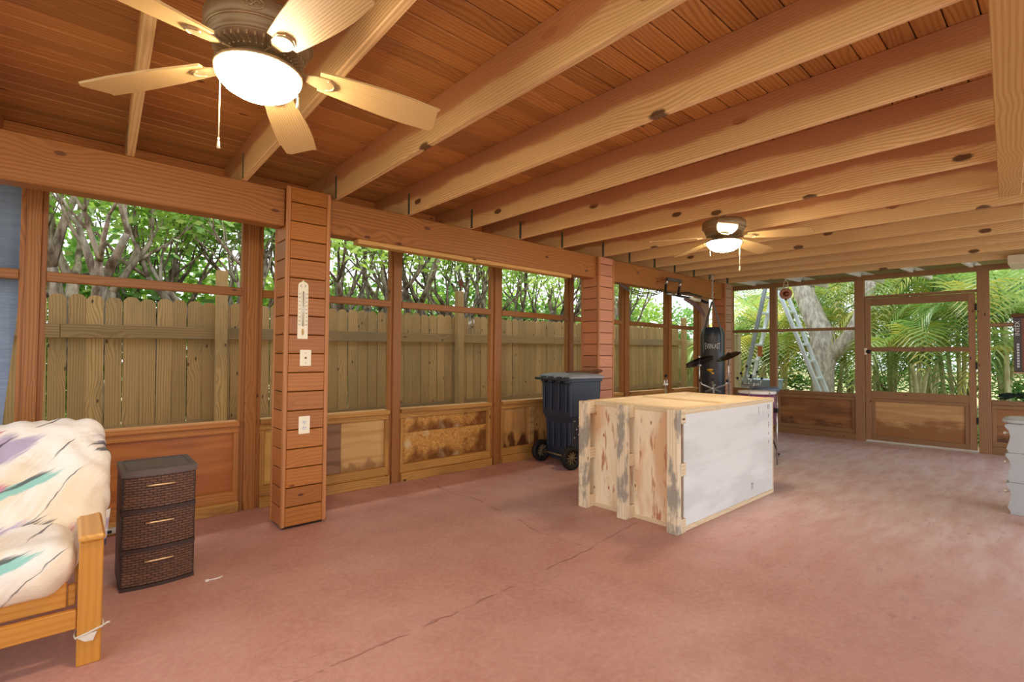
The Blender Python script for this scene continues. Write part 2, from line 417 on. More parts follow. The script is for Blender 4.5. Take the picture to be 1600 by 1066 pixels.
def m_floor():
    t = NT('painted_concrete'); c = t.n('TexCoord', out=3)
    big = t.noise(c, .55, 4.); mid = t.noise(c, 3., 5.); fine = t.noise(c, 90., 2.)
    col = t.mix(t.ramp(big, .35, .65), lin((188, 132, 116)), lin((202, 150, 136)))
    col = t.mix(t.ramp(mid, .35, .75, 0., .5), col, lin((172, 116, 102)))
    sp = t.t.nodes.new('ShaderNodeSeparateXYZ'); t.put(sp, 0, c)
    # worn streaks, with pale outdoor sheen painted in towards the far end
    wear_sheen = t.ramp(t.math('SUBTRACT', sp.outputs[0], t.math('MULTIPLY', sp.outputs[1], .3)), 2.0, 5.2)
    streak = t.noise(t.mul(c, (1.6, 6.5, 1.)), 1.3, 8., .65)
    worn = t.math('MULTIPLY', wear_sheen, t.ramp(streak, .32, .7, .35, .95))
    col = t.mix(worn, col, lin((222, 200, 196)))
    col = t.mix(t.ramp(t.noise(t.mul(c, (3., 9., 1.)), 1.2, 5.), .6, .72, 0., .22), col, lin((160, 120, 110)))
    # cracks along the old slab joints
    p = t.vm('ADD', c, t.mul(t.vm('SUBTRACT', t.noise(c, 7., 4., out=1), (.5, .5, .5)), (.09, .09, 0.)))
    lines = [[(2.65, 4.4), (2.61, 3.8), (2.66, 3.5), (2.62, 3.02), (2.51, 2.5), (2.56, 2.1)], [(.5, 1.98), (1.18, 2.0), (1.77, 2.03), (2.56, 2.1), (3.4, 2.22)]]
    dist = None
    for L in lines:
        for (ax, ay), (bx_, by_) in zip(L, L[1:]):
            d = (bx_-ax, by_-ay, 0.); l2 = d[0]**2+d[1]**2
            pa = t.vm('SUBTRACT', t.mul(p, (1., 1., 0.)), (ax, ay, 0.))
            h = t.math('DIVIDE', t.vm('DOT_PRODUCT', pa, d, out=1), l2, clamp=True)
            sc = t.t.nodes.new('ShaderNodeVectorMath'); sc.operation = 'SCALE'; sc.inputs[0].default_value = d; t.put(sc, 3, h)
            ln = t.vm('LENGTH', t.vm('SUBTRACT', pa, sc.outputs[0]), out=1)
            dist = ln if dist is None else t.math('MINIMUM', dist, ln)
    broken = t.ramp(t.noise(c, 6., 4.), .38, .55)
    crack = t.math('MULTIPLY', t.ramp(dist, .002, .012, 1., 0.), broken)
    spall = t.math('MULTIPLY', t.ramp(dist, .0, .10, 1., 0.), t.ramp(t.noise(c, 26., 4.), .58, .68))
    col = t.mix(t.math('MULTIPLY', crack, .6), col, lin((140, 92, 82)))
    col = t.mix(t.math('MULTIPLY', spall, .25), col, lin((164, 112, 100)))
    # rough patch of lifted paint
    pd = t.vm('LENGTH', t.vm('SUBTRACT', t.mul(p, (1., 1., 0.)), (.72, 2.08, 0.)), out=1)
    patch = t.math('MULTIPLY', t.ramp(pd, .08, .22, 1., 0.), t.ramp(t.noise(c, 22., 5.), .5, .62))
    fleck = t.ramp(t.vor(c, 5.), .012, .02, .7, 0.)
    col = t.mix(fleck, col, lin((226, 196, 186)))
    grit = t.noise(c, 34., 4.)
    scuff = t.math('MULTIPLY', t.ramp(t.noise(t.mul(c, (4., 14., 1.)), 1.7, 6.), .58, .70), t.ramp(t.noise(c, 1.1, 3.), .45, .6, .1, 1.))
    col = t.mix(t.math('MULTIPLY', scuff, t.ramp(sp.outputs[0], 1., 4., .12, .42)), col, lin((132, 92, 84)))
    col = t.mix(t.ramp(grit, .3, .75, 0., .16), col, lin((236, 204, 190)))
    h = t.math('ADD', t.math('MULTIPLY', mid, .5), t.math('ADD', t.math('MULTIPLY', fine, .3), t.math('MULTIPLY', grit, .3)))
    h = t.math('SUBTRACT', h, t.math('ADD', t.math('MULTIPLY', crack, 1.2), t.math('MULTIPLY', t.math('ADD', patch, spall), .5)))
    t.bsdf(col, t.ramp(mid, .3, .7, .40, .58), .5, 0, t.bump(h, .006, .55)); return t.m
W['floor'] = m_floor()

def m_soil():
    t = NT('garden_soil'); c = t.n('TexCoord', out=3)
    n = t.noise(c, 1.2, 5.); n2 = t.noise(c, 14., 4.)
    col = t.mix(n2, lin((146, 124, 94)), lin((190, 168, 132)))
    col = t.mix(t.ramp(n, .42, .6), col, lin((112, 128, 70)))
    t.bsdf(col, .9, .1, 0, t.bump(n2, .03)); return t.m
W['soil'] = m_soil()

def m_bark(name, a, b, sc=14.):
    t = NT(name); c = t.coord(); n = t.noise(t.mul(c, (1., 1., .35)), sc, 5.); n2 = t.noise(c, 3., 3.)
    col = t.mix(t.ramp(n, .35, .65), lin(a), lin(b)); col = t.mix(t.ramp(n2, .5, .7, 0., .5), col, lin((176, 168, 148)))
    t.bsdf(col, .85, .15, 0, t.bump(n, .015)); return t.m
W['bark'] = m_bark('grey_brown_bark', (104, 84, 68), (182, 162, 142))
W['bark_dark'] = m_bark('dark_wet_bark', (80, 64, 52), (152, 132, 114))
W['bark_pale'] = m_bark('pale_smooth_bark', (168, 152, 138), (220, 208, 194), 18.)
W['cane'] = m_bark('palm_cane_bark', (170, 162, 112), (222, 214, 172), 8.)

def m_leaf(name, a, b, c_, trans=.45):
    t = NT(name); r = t.n('ObjectInfo', out=5); c = t.n('TexCoord', out=3)
    n = t.noise(c, 2.3, 3.); g = t.n('NewGeometry', out=8)
    f = t.math('ADD', t.math('MULTIPLY', n, .8), t.math('MULTIPLY', r, .35))
    col = t.mix(t.ramp(f, .3, .8), lin(a), lin(b)); col = t.mix(t.ramp(g, .5, 1., 0., .7), col, lin(c_))
    d = t.t.nodes.new('ShaderNodeBsdfDiffuse'); tr = t.t.nodes.new('ShaderNodeBsdfTranslucent'); gl = t.t.nodes.new('ShaderNodeBsdfGlossy')
    t.put(d, 0, col); t.put(tr, 0, col); gl.inputs['Roughness'].default_value = .4
    mx = t.t.nodes.new('ShaderNodeMixShader'); mx.inputs[0].default_value = trans
    t.t.links.new(d.outputs[0], mx.inputs[1]); t.t.links.new(tr.outputs[0], mx.inputs[2])
    m2 = t.t.nodes.new('ShaderNodeMixShader'); m2.inputs[0].default_value = .06
    t.t.links.new(mx.outputs[0], m2.inputs[1]); t.t.links.new(gl.outputs[0], m2.inputs[2])
    t.t.links.new(m2.outputs[0], t.out.inputs[0]); return t.m
W['leaf'] = m_leaf('bright_green_leaf', (112, 156, 52), (176, 206, 84), (206, 224, 128))
W['leaf_dark'] = m_leaf('mid_green_leaf', (70, 116, 48), (120, 168, 70), (160, 196, 104))
W['frond'] = m_leaf('palm_green', (98, 148, 74), (166, 196, 100), (210, 214, 122))
W['frond_yellow'] = m_leaf('palm_yellow_green', (176, 190, 76), (222, 214, 104), (236, 206, 96))
W['grass'] = m_leaf('grass_green', (90, 130, 50), (140, 170, 70), (170, 180, 90))

def m_cover():
    t = NT('brush_stroke_cotton'); c = t.n('TexCoord', out=3)
    sp = t.t.nodes.new('ShaderNodeSeparateXYZ'); t.put(sp, 0, c)
    u = sp.outputs[0]; v = t.math('ADD', sp.outputs[2], t.math('MULTIPLY', sp.outputs[1], .55))
    wp = t.t.nodes.new('ShaderNodeSeparateXYZ'); t.put(wp, 0, t.noise(c, 3.5, 4., out=1))
    u = t.math('ADD', u, t.math('MULTIPLY', wp.outputs[0], .09)); v = t.math('ADD', v, t.math('MULTIPLY', wp.outputs[1], .09))
    def strokes(col, base, ang, off, lo, hi, sx_, sy_, amt=.85):
        ca, sa = math.cos(ang), math.sin(ang)
        p = t.math('ADD', t.math('MULTIPLY', u, ca), t.math('MULTIPLY', v, sa))
        q = t.math('ADD', t.math('MULTIPLY', u, -sa), t.math('MULTIPLY', v, ca))
        n = t.noise(t.n('CombineXYZ', t.math('MULTIPLY', p, sx_), t.math('MULTIPLY', q, sy_), off), 1., 1.)
        br = t.noise(t.n('CombineXYZ', t.math('MULTIPLY', p, 5.), t.math('MULTIPLY', q, 120.), off), 1., 3.)
        f = t.math('ADD', n, t.math('MULTIPLY', t.math('SUBTRACT', br, .5), .16))
        return t.mix(t.ramp(f, lo, hi, 0., amt), base, lin(col))
    col = lin((242, 236, 228))
    col = strokes((230, 204, 164), col, .95, 1.3, .50, .64, 1.2, 4., .7)
    col = strokes((190, 172, 152), col, .8, 7.7, .60, .70, 1.6, 8., .7)
    col = strokes((126, 196, 186), col, .5, 3.1, 61/100, .67, 1.7, 8.)
    col = strokes((160, 144, 184), col, .7, 15.4, .585, .66, 2., 8., .8)
    col = strokes((206, 122, 146), col, .72, 21.9, .60, .66, 2.2, 9., .85)
    col = strokes((84, 80, 80), col, .52, 31.2, .64, .68, 1.5, 10.)
    col = strokes((74, 72, 76), col, .8, 47.6, .66, .685, 2., 22.)
    f = t.noise(c, 260., 1.)
    wr = t.noise(t.mul(c, (5., 9., 9.)), 1.3, 3.)
    t.bsdf(col, .85, .15, 0, t.bump(t.math('ADD', t.math('MULTIPLY', f, .03), wr), .02, .6)); return t.m
W['cover'] = m_cover()

def m_shade():
    t = NT('blue_grey_shade_cloth'); c = t.n('TexCoord', out=3)
    n = t.noise(t.mul(c, (8., 8., 120.)), 1., 3.); n2 = t.noise(c, 3., 2.)
    col = t.mix(n, lin((120, 136, 160)), lin((158, 176, 200))); col = t.mix(t.ramp(n2, .4, .7, 0., .4), col, lin((100, 108, 120)))
    t.bsdf(col, .8, .2); return t.m
W['shade'] = m_shade()

def m_bowl():
    t = NT('lit_frosted_glass_bowl'); e = t.t.nodes.new('ShaderNodeEmission')
    e.inputs[0].default_value = (1., .83, .56, 1); e.inputs[1].default_value = LAMP
    t.t.links.new(e.outputs[0], t.out.inputs[0]); return t.m
W['bowl'] = m_bowl()

# ================================================================== SETTING
fl = link('floor', MB().box((-2.2, -2.2, -.10), (9.25, 4.5, 0), .0), W['floor']); tag(fl, 'worn pink-red painted concrete patio floor with cracks', 'floor', kind='structure')
gr = link('ground', MB().box((-40, -40, -.5), (60, 60, -.06), 0), W['soil']); tag(gr, 'bare garden soil around the patio', 'ground', kind='structure')

pv = link('bounce_slab', MB().box((-9, -14, -.10), (16, -2.2, -.02), 0), plain('pale_bounce_concrete', (206, 200, 190), .8, .2, 0, .06, 2)); tag(pv, 'unseen pale slab added beside the patio to bounce light upward', 'bounce_slab', kind='structure')  # unseen pale slab added to bounce sunlight up to the ceiling

# ---- left wall
wl = empty('wall_left', 'low timber wall of stained posts and plywood panels along the fence', 'wall', (0, 4.4, 0), kind='structure')
Y0 = 4.4
def lw(name, x0, x1, y0, y1, z0, z1, mat, ch=.003, label=None):
    o = bx(name, (x0, y0-Y0, z0), (x1, y1-Y0, z1), mat, wl, ch)
    if label: o['label'] = label
    return o
posts = [(-1.50, -1.37), (-.246, -.119), (1.02, 1.176), (2.322, 2.447), (3.584, 3.747), (4.874, 5.0), (6.062, 6.25), (7.259, 7.435), (8.234, 8.40)]
for a, b in posts:
    m = (a+b)/2; hw = .041 if b-a > .13 else .036
    lw('post', m-hw, m+hw, 4.375, 4.47, .0, 2.42, W['post'])
    lw('stop_strip', a, m-hw, 4.40, 4.46, .0, 2.40, W['post'], .002)
    lw('stop_strip', m+hw, b, 4.40, 4.46, .0, 2.40, W['post'], .002)
bays = [(-1.37, -.246), (-.119, 1.02), (1.176, 2.322), (2.447, 3.584), (3.747, 4.874), (5.0, 6.062), (6.25, 7.259), (7.435, 8.234)]
for i, (a, b) in enumerate(bays):
    warm = i < 2
    lw('mid_rail', a, b, 4.39, 4.455, 1.70, 1.762, W['rail'])
    lw('sill_board', a, b, 4.365, 4.50, .668, .706, W['orange_x' if warm else 'yellow_x'])
    lw('sill_apron', a, b, 4.40, 4.44, .615, .668, W['orange_x' if warm else 'yellow_x'])
    lw('base_plate', a, b, 4.355, 4.48, .0, .085, W['yellow_x'])
    lw('panel_stop', a, b, 4.39, 4.44, .085, .165, W['orange_x' if warm else 'yellow_x'])
    lw('panel_stop', a, a+.035, 4.39, 4.44, .165, .615, W['orange_z' if warm else 'yellow_z'])
    lw('panel_stop', b-.035, b, 4.39, 4.44, .165, .615, W['orange_z' if warm else 'yellow_z'])
def kick(x0, x1, mat, label): return lw('kick_panel', x0, x1, 4.435, 4.45, .09, .668, W[mat], 0, label)
kick(-1.37, -.246, 'ply_orange', None)
kick(-.119, 1.02, 'ply_orange', 'orange stained plywood panel behind the drawer unit')
kick(1.176, 1.70, 'ply_yellow', 'raw yellow plywood piece behind the nearest pillar')
kick(1.70, 1.865, 'ply_dark', 'dark water-stained plywood piece')
lw('kick_panel', 1.865, 2.29, 4.425, 4.435, .15, .63, W['ply_light'], 0, 'lighter plywood patch with wavy grain')
lw('kick_panel', 1.865, 2.322, 4.4355, 4.45, .09, .668, W['ply_dark'], 0)
lw('kick_panel', 2.447, 3.584, 4.435, 4.45, .09, .46, W['osb'], 0, 'water-stained particle board, lower piece')
lw('kick_panel', 2.447, 3.584, 4.435, 4.45, .464, .668, W['osb'], 0, 'water-stained particle board, upper piece')
kick(3.747, 4.22, 'ply_rot', 'plywood panel rotten along its foot')
lw('panel_seam_strip', 4.22, 4.30, 4.425, 4.44, .165, .615, W['ply_light'], .002)
kick(4.30, 4.874, 'ply_rot', 'plywood panel rotten along its foot')
kick(5.0, 6.062, 'ply_light', None); kick(6.25, 7.259, 'ply_light', None); kick(7.435, 8.234, 'ply_light', None)
lw('header_plate', -1.6, 8.74, 4.36, 4.48, 2.33, 2.42, W['rail'])
lw('rim_board', -1.6, 7.95, 4.33, 4.37, 2.42, 2.665, W['orange_x'])
lw('siding_board', 8.40, 8.70, 4.40, 4.44, 0, 2.42, W['siding_grey'])

# ---- pillars clad with short boards
def pillar(x0, x1, y0, y1, ztop, fm, sm, label):
    e = empty('pillar', label, 'pillar', ((x0+x1)/2, (y0+y1)/2, 0), kind='structure')
    hx, hy = (x1-x0)/2, (y1-y0)/2
    bx('core', (-hx+.02, -hy+.02, 0), (hx-.02, hy-.02, ztop-.01), W['dark'], e, 0)
    tw = .026
    for sx_ in (-1, 1):
        for sy_ in (-1, 1):
            bx('corner_trim', (sx_*(hx-tw), sy_*(hy-tw), .016), (sx_*(hx+.003), sy_*(hy+.003), ztop), W['trimz'], e, .004)
    meF = MB().box((-hx+tw, -.006, -.0655), (hx-tw, .006, .0655), .004).mesh('siding_board'); meF.materials.append(fm)
    meS = MB().box((-.006, -hy+tw, -.0655), (.006, hy-tw, .0655), .004).mesh('siding_board'); meS.materials.append(sm)
    meFt = MB().box((-hx+tw, -.006, -.03), (hx-tw, .006, .03), .004)
    z = .018+.0655; k = 0
    while z+.0655 < ztop:
        for s_ in (-1, 1):
            link('siding_board', meF, None, e, (0, s_*(hy-.008), z)); link('siding_board', meS, None, e, (s_*(hx-.008), 0, z))
        z += .1365; k += 1
    zr0, zr1 = z-.0655, ztop
    if zr1-zr0 > .015:
        for s_ in (-1, 1):
            bx('siding_board', (-hx+tw, s_*(hy-.008)-.006, zr0), (hx-tw, s_*(hy-.008)+.006, zr1), fm, e, .003)
            bx('siding_board', (s_*(hx-.008)-.006, -hy+tw, zr0), (s_*(hx-.008)+.006, hy-tw, zr1), sm, e, .003)
    return e
pillar(1.14, 1.452, 3.707, 3.965, 2.445, W['siding'], W['siding_y'], 'nearest varnished board-clad pillar, with the thermometer on it')
pillar(4.65, 4.945, 3.707, 3.975, 2.42, W['siding_pink'], W['siding_pink_y'], 'faded pink-brown board-clad pillar behind the wheeled bin')
pillar(7.85, 8.10, 3.70, 3.92, 2.42, W['siding_grey'], W['siding_pink_y'], 'weathered board-clad corner pillar behind the punching bag')

# ---- beams between the pillars
for x0, x1, lab in ((-1.6, 1.138, 'stained beam at the near end, left of the thermometer pillar'), (1.455, 4.647, 'stained beam spanning from the thermometer pillar to the bin'), (4.948, 7.848, 'stained beam over the punching bag with the pull-up bar')):
    o = bx('beam', (x0, 3.745, 2.158), (x1, 3.885, 2.424), W['beam'], None, .006); tag(o, lab, 'beam', kind='structure')
o = bx('trim_1', (1.694, 3.75, 2.120), (4.22, 3.845, 2.157), W['pale_x'], None, .003); tag(o, 'raw pale batten nailed under the middle beam', 'batten', kind='structure')

# ---- ceiling: boards, joists
ce = empty('ceiling', 'varnished tongue-and-groove board ceiling on pine joists', 'ceiling', (3.2, 1.5, 2.66), kind='structure')
zc = 2.665
pitch_b = .105
brd = MB().box((-4.95, -pitch_b/2+.0022, 0), (4.95, pitch_b/2-.0022, .02), .005).mesh('ceiling_board'); brd.materials.append(W['board'])
ny = 0; y = 4.33-pitch_b/2
while y > -1.9:
    link('ceiling_board', brd, None, ce, (3.1-3.2, y-1.5, zc-2.66)); y -= pitch_b
rf = bx('roof', (-1.9, -1.95, 2.688), (10.0, 5.45, 2.74), W['dark'], None, 0); tag(rf, 'roof deck above the ceiling boards, eave lengthened to block sun', 'roof', kind='structure')  # unseen left eave lengthened to keep the sun off the floor
Jl = [-.35, .268, .888, 1.526, 2.151, 2.811, 3.425, 4.045, 4.76, 5.29, 5.85, 6.35, 6.885, 7.355, 7.93]
Jr = [-.45, .135, .815, 1.50, 2.17, 2.814, 3.452, 4.097, 4.737, 5.346, 6.008, 6.571, 7.075, 7.604, 8.291]
straps = {}
for xl, xr in zip(Jl, Jr):
    ya, yb = 4.33, -1.8
    sl = (xr-xl)/(3.707-.3)
    xa = xl-sl*(ya-3.707); L = math.hypot(ya-yb, sl*(ya-yb)); ang = math.atan2(-sl*-(ya-yb), (ya-yb))
    me = MB().box((-.019, -L/2, -.12), (.019, L/2, .12), .003)
    ym = (ya+yb)/2; xm = xa+sl*(ya-ym)-.019
    j = link('joist', me, W['joist'], ce, (xm-3.2, ym-1.5, 2.545-2.66), (0, 0, math.atan(sl)))
    st = MB().box((-.0215, 3.70-ym-.014, -.125), (-.019, 3.70-ym+.014, .05), 0)
    s = link('metal_strap', st, W['strap_metal'], j); 
# raw board nailed under the joists on the open side
p0, p1 = Vector((.9, .085, 0)), Vector((4.85, .335, 0)); d = (p1-p0); L = d.length
o = link('trim_2', MB().box((0, -.112, 2.375), (L, 0, 2.418), .003), W['pale_x'], None, p0, (0, 0, math.atan2(d.y, d.x))); tag(o, 'raw pine brace nailed flat under the near joists', 'board', kind='structure')

# ---- far soffit with white rafters
sf = empty('ceiling_far', 'olive soffit boards on white rafters by the garden door', 'ceiling', (8.9, 1.6, 2.56), kind='structure')
for k in range(13):
    bx('soffit_board', (-.95+k*.155, -3.4, .0), (-.95+k*.155+.150, 3.0, .02), W['olive'], sf, .004)
for yy in (3.62, 2.93, 2.13, 1.52, .90, .29, -.32):
    o = link('rafter', MB().box((-.88+(.04 if yy > 3 else .36-.085*yy), -.02, -.10), (1.05, .02, 0), .003), W['white'], sf, (0, yy-1.6, 0), (0, 0, -.06))
o = bx('trim_3', (8.15, .18, 2.35), (8.75, .50, 2.45), W['pale_post'], None); tag(o, 'pale boxed board end under the far rafters', 'board', kind='structure')

# ---- far wall and door
fw = empty('wall_far', 'brown timber screen wall facing the palm garden', 'wall', (9.06, 0, 0), math.atan2(1, -.072), kind='structure')
def fb(name, s0, s1, z0, z1, mat, y0=0., y1=-.09, parent=fw, ch=.003, label=None):
    o = bx(name, (s0, y0, z0), (s1, y1, z1), W[mat], parent, ch)
    if label: o['label'] = label
    return o
for a, b in ((3.306, 3.405), (2.088, 2.209), (.726, .85), (4.02, 4.14), (-.5, -.4)): fb('post', a, b, 0, 2.42, 'far_z', .01)
fb('header_plate', -1.2, 4.30, 2.410, 2.478, 'far_x', .02)
for a, b in ((3.405, 4.02), (2.209, 3.306), (-.4, .726)):
    fb('mid_rail', a, b, 1.663, 1.708, 'far_x', -.01, -.07)
    fb('sill_board', a, b, .645, .702, 'far_x', .015, -.09)
    fb('panel_stop', a, b, .59, .645, 'far_x', -.015, -.05); fb('panel_stop', a, b, .10, .165, 'far_x', -.015, -.05)
    fb('panel_stop', a, a+.045, .165, .59, 'far_z', -.015, -.05); fb('panel_stop', b-.045, b, .165, .59, 'far_z', -.015, -.05)
    fb('base_plate', a, b, 0, .10, 'far_x', .01)
    fb('kick_panel', a, b, .09, .65, 'far_panel', -.05, -.065, ch=0)
fb('transom_bar', .85, 2.088, 2.135, 2.165, 'far_x', .0, -.08)
dr = empty('door_1', 'brown timber screen door with a raw plywood lower panel', 'door', (9.06, 0, 0), math.atan2(1, -.072), kind='structure')
def db(name, s0, s1, z0, z1, mat, y0=-.005, y1=-.045, ch=.003): return fb(name, s0, s1, z0, z1, mat, y0, y1, dr, ch)
db('stile', 2.012, 2.083, .028, 2.125, 'far_z'); db('stile', .867, .938, .028, 2.125, 'far_z')
db('top_rail', .938, 2.012, 2.018, 2.125, 'far_x'); db('mid_rail', .938, 2.012, 1.335, 1.400, 'far_x')
db('lower_rail', .938, 2.012, .645, .752, 'far_x'); db('bottom_rail', .938, 2.012, .028, .10, 'far_x')
db('panel_stop', .938, 2.012, .60, .645, 'far_x', -.012, -.04); db('panel_stop', .938, .985, .10, .60, 'far_z', -.012, -.04); db('panel_stop', 1.965, 2.012, .10, .60, 'far_z', -.012, -.04)
db('door_panel', .938, 2.012, .10, .65, 'door_panel', -.03, -.042, 0)
kb = link('door_handle', MB().lathe([(.0, -.0), (.03, .0), (.03, .012), (.012, .016), (.012, .035), (.026, .04), (.03, .055), (.022, .068), (0, .07)], 14, Matrix.Rotation(-PI/2, 4, 'X')), W['black'], dr, (2.035, -.005, 1.335))
bx('latch_plate', (2.055, -.001, 1.29), (2.092, .012, 1.385), W['cream'], dr)
for z in (1.93, 1.15, .42): bx('hinge', (.852, -.004, z-.045), (.872, .008, z+.045), W['black'], dr)

# ---- pale post on the open side
o = bx('trim_4', (5.36, .14, 0), (5.46, .238, 2.42), W['pale_post'], None); tag(o, 'pale painted post at the open side', 'post', kind='structure')

# ================================================================== THINGS IN THE ROOM
# ---- ceiling fans
def blade_mesh():
    pts = []
    for k in range(9):
        t = k/8; x = .20+t*.455
        hw = .050+.026*math.sin(min(1, t*1.25)*PI*.55)-.012*max(0, t-.75)*4*.5
        pts.append((x, hw))
    up = [(x, h) for x, h in pts]+[(.668, pts[-1][1]*.72)]
    lo = [(x, -h) for x, h in pts]+[(.648, -pts[-1][1]*.80)]
    poly = lo+up[::-1]
    return MB().prism(poly, -.004, .004)
def make_fan(loc, th, label, chains, zr=2.205, droop=0.):
    e = empty('ceiling_fan', label, 'ceiling fan', (*loc, 0), 0, 'bronze ceiling fans under the joists')
    z0 = zr
    link('canopy', MB().lathe([(.0, 2.664), (.066, 2.664), (.066, 2.64), (.03, 2.60), (.013, 2.59), (.013, 2.42), (.028, 2.415), (.03, 2.40), (0, 2.40)], 20), W['bronze'], e)
    mo = link('motor_housing', MB().lathe([(0, z0+.205), (.03, z0+.203), (.10, z0+.195), (.160, z0+.178), (.174, z0+.165), (.176, z0+.16), (.176, z0+.115), (.170, z0+.110), (.164, z0+.108), (.163, z0+.100), (.157, z0+.085), (.148, z0+.078), (.152, z0+.074), (.150, z0+.07), (.112, z0+.052), (.106, z0+.05), (.10, z0+.046), (0, z0+.046)], 40), W['bronze'], e)
    link('trim_ring', MB().tube([(.166*math.cos(a), .166*math.sin(a), z0+.111) for a in np.linspace(0, 2*PI, 40, endpoint=False)], .004, 6, True), W['pewter'], mo)
    rb = MB()
    for k in range(36):
        a = 2*PI*k/36; m = Matrix.Rotation(a, 4, 'Z')
        rb.box((.113, -.003, z0+.0515), (.146, .003, z0+.0655), 0, m @ Matrix.Rotation(0, 4, 'Y'))
        rb.add(*ico(.0035, (.109, 0, z0+.047)), True, m)
    link('vent_ribs', rb, W['pewter'], mo)
    # emblem on the band, towards the open side
    em = MB(); ca = math.atan2(-loc[1], -loc[0])-.12
    def onband(u, v, r=.178): return (r*math.cos(ca+u/.176), r*math.sin(ca+u/.176), z0+.137+v)
    em.tube([onband(.030*math.cos(a), .019*math.sin(a)) for a in np.linspace(0, 2*PI, 24, endpoint=False)], .0025, 6, True)
    for s_ in (-1, 1):
        em.tube([onband(s_*(.011+.008*math.cos(a)), .008*math.sin(a)) for a in np.linspace(0, 5.2, 12)], .002, 5)
    em.tube([onband(-.008+.016*t, -.011+.022*t) for t in np.linspace(0, 1, 5)], .002, 5)
    link('emblem', em, W['pewter'], mo)
    link('switch_housing', MB().lathe([(0, z0+.046), (.09, z0+.046), (.094, z0+.03), (.10, z0+.018), (.128, z0+.012), (.143, z0+.006), (.144, z0-.004), (.138, z0-.006), (0, z0-.006)], 36), W['bronze'], e)
    link('light_bowl', MB().lathe([(.139, z0-.004), (.138, z0-.018), (.130, z0-.036), (.112, z0-.056), (.082, z0-.074), (.045, z0-.083), (.0, z0-.086)], 36), W['bowl'], e)
    bm = blade_mesh().mesh('blade'); bm.materials.append(W['blade'])
    ir = MB()
    ir.prism([(.09, -.018), (.15, -.014), (.19, -.03), (.235, -.032), (.262, -.016), (.262, .016), (.235, .032), (.19, .03), (.15, .014), (.09, .018)], -.010, -.0045)
    ir.tube([(.225+.03*math.cos(a), .026*math.sin(a), -.010) for a in np.linspace(-1.5, 1.5, 9)], .004, 6)
    im = ir.mesh('blade_bracket'); im.materials.append(W['pewter'])
    for k in range(5):
        a = th+k*2*PI/5
        b = link('blade', bm, None, e, (0, 0, z0+.046), Euler((math.radians(-12), math.radians(droop), a), 'XYZ'))
        link('blade_bracket', im, None, b)
    for s_, ln in chains:
        p = RR.xy*s_; x, yv = p.x, p.y
        link('pull_chain', MB().tube([(x, yv, z0), (x, yv, z0-ln)], .0022, 6), W['chain'], e)
        link('chain_fob', MB().lathe([(0, .004), (.004, .002), (.003, -.004), (.005, -.02), (.006, -.034), (.0, -.036)], 10), W['chain'], e, (x, yv, z0-ln))
    return e
def ico(r, c):
    t = (1+5**.5)/2; s = r/math.hypot(1, t)
    v = [(-1, t, 0), (1, t, 0), (-1, -t, 0), (1, -t, 0), (0, -1, t), (0, 1, t), (0, -1, -t), (0, 1, -t), (t, 0, -1), (t, 0, 1), (-t, 0, -1), (-t, 0, 1)]
    f = [(0, 11, 5), (0, 5, 1), (0, 1, 7), (0, 7, 10), (0, 10, 11), (1, 5, 9), (5, 11, 4), (11, 10, 2), (10, 7, 6), (7, 1, 8), (3, 9, 4), (3, 4, 2), (3, 2, 6), (3, 6, 8), (3, 8, 9), (4, 9, 5), (2, 4, 11), (6, 2, 10), (8, 6, 7), (9, 8, 1)]
    return [(a*s+c[0], b*s+c[1], d*s+c[2]) for a, b, d in v], f
make_fan((.482, 1.905), math.radians(-13), 'near ceiling fan with carved wooden blades and lit bowl above the drawer unit', [(-.139, .235), (.139, .09)], 2.240, 5.4)
make_fan((4.20, 1.99), math.radians(-8), 'far ceiling fan with lit bowl hanging above the crate', [(-.12, .09), (.135, .215)], 2.235, 4.)

# ---- thermometer and plates on the pillar
PY = 3.7085
t_ = empty('thermometer', 'long white wall thermometer with two scales on the near pillar', 'thermometer', (1.261, PY, 1.35))
poly = [(-.036, 0), (.036, 0), (.036, .385)]+[(.036*math.cos(a), .385+.03*math.sin(a)) for a in np.linspace(0.1, PI-.1, 9)]+[(-.036, .385)]
RX = Matrix.Rotation(PI/2, 4, 'X')
link('back_plate', MB().prism(poly, 0, .006, RX), W['cream'], t_, (0, -.001, 0))
link('hanger_tab', MB().lathe([(0, 0), (.008, 0), (.008, .003), (0, .003)], 12, RX), W['cream'], t_, (0, -.001, .418))
link('glass_tube', MB().tube([(0, -.010, .09), (0, -.010, .345)], .003, 8), W['steel'], t_)
link('bulb_cover', MB().prism([(.007*math.cos(a), .05+.024*math.sin(a)) for a in np.linspace(0, 2*PI, 16, endpoint=False)], .006, .011, RX), W['brass'], t_)
mk = MB()
for k in range(21):
    z = .10+k*.0115; l = .007 if k % 2 else .011
    mk.box((-.006-l, -.0081, z), (-.006, -.0072, z+.0016), 0); mk.box((.006, -.0081, z), (.006+l, -.0072, z+.0016), 0)
link('scale_marks', mk, W['ink'], t_)
nb = MB()
for k, (a, b) in enumerate(zip(('50', '40', '30', '20', '10', '0', '10', '20', '30'), ('120', '100', '80', '60', '40', '20', '0', '20', '40'))):
    for s_, tx in ((-1, a), (1, b)):
        vs, fs = text_mesh(tx, .013); nb.add([(x+s_*.0245, -.0082, yv+.325-k*.0278) for x, yv, z in vs], fs)
link('scale_numbers', nb, W['ink'], t_)
for tx, x in (('C', -.015), ('F', .015)):
    vs, fs = text_mesh(tx, .024); link('scale_letter', MB().add([(a+x, -.0082, b+.382) for a, b, c in vs], fs), W['ink'], t_)

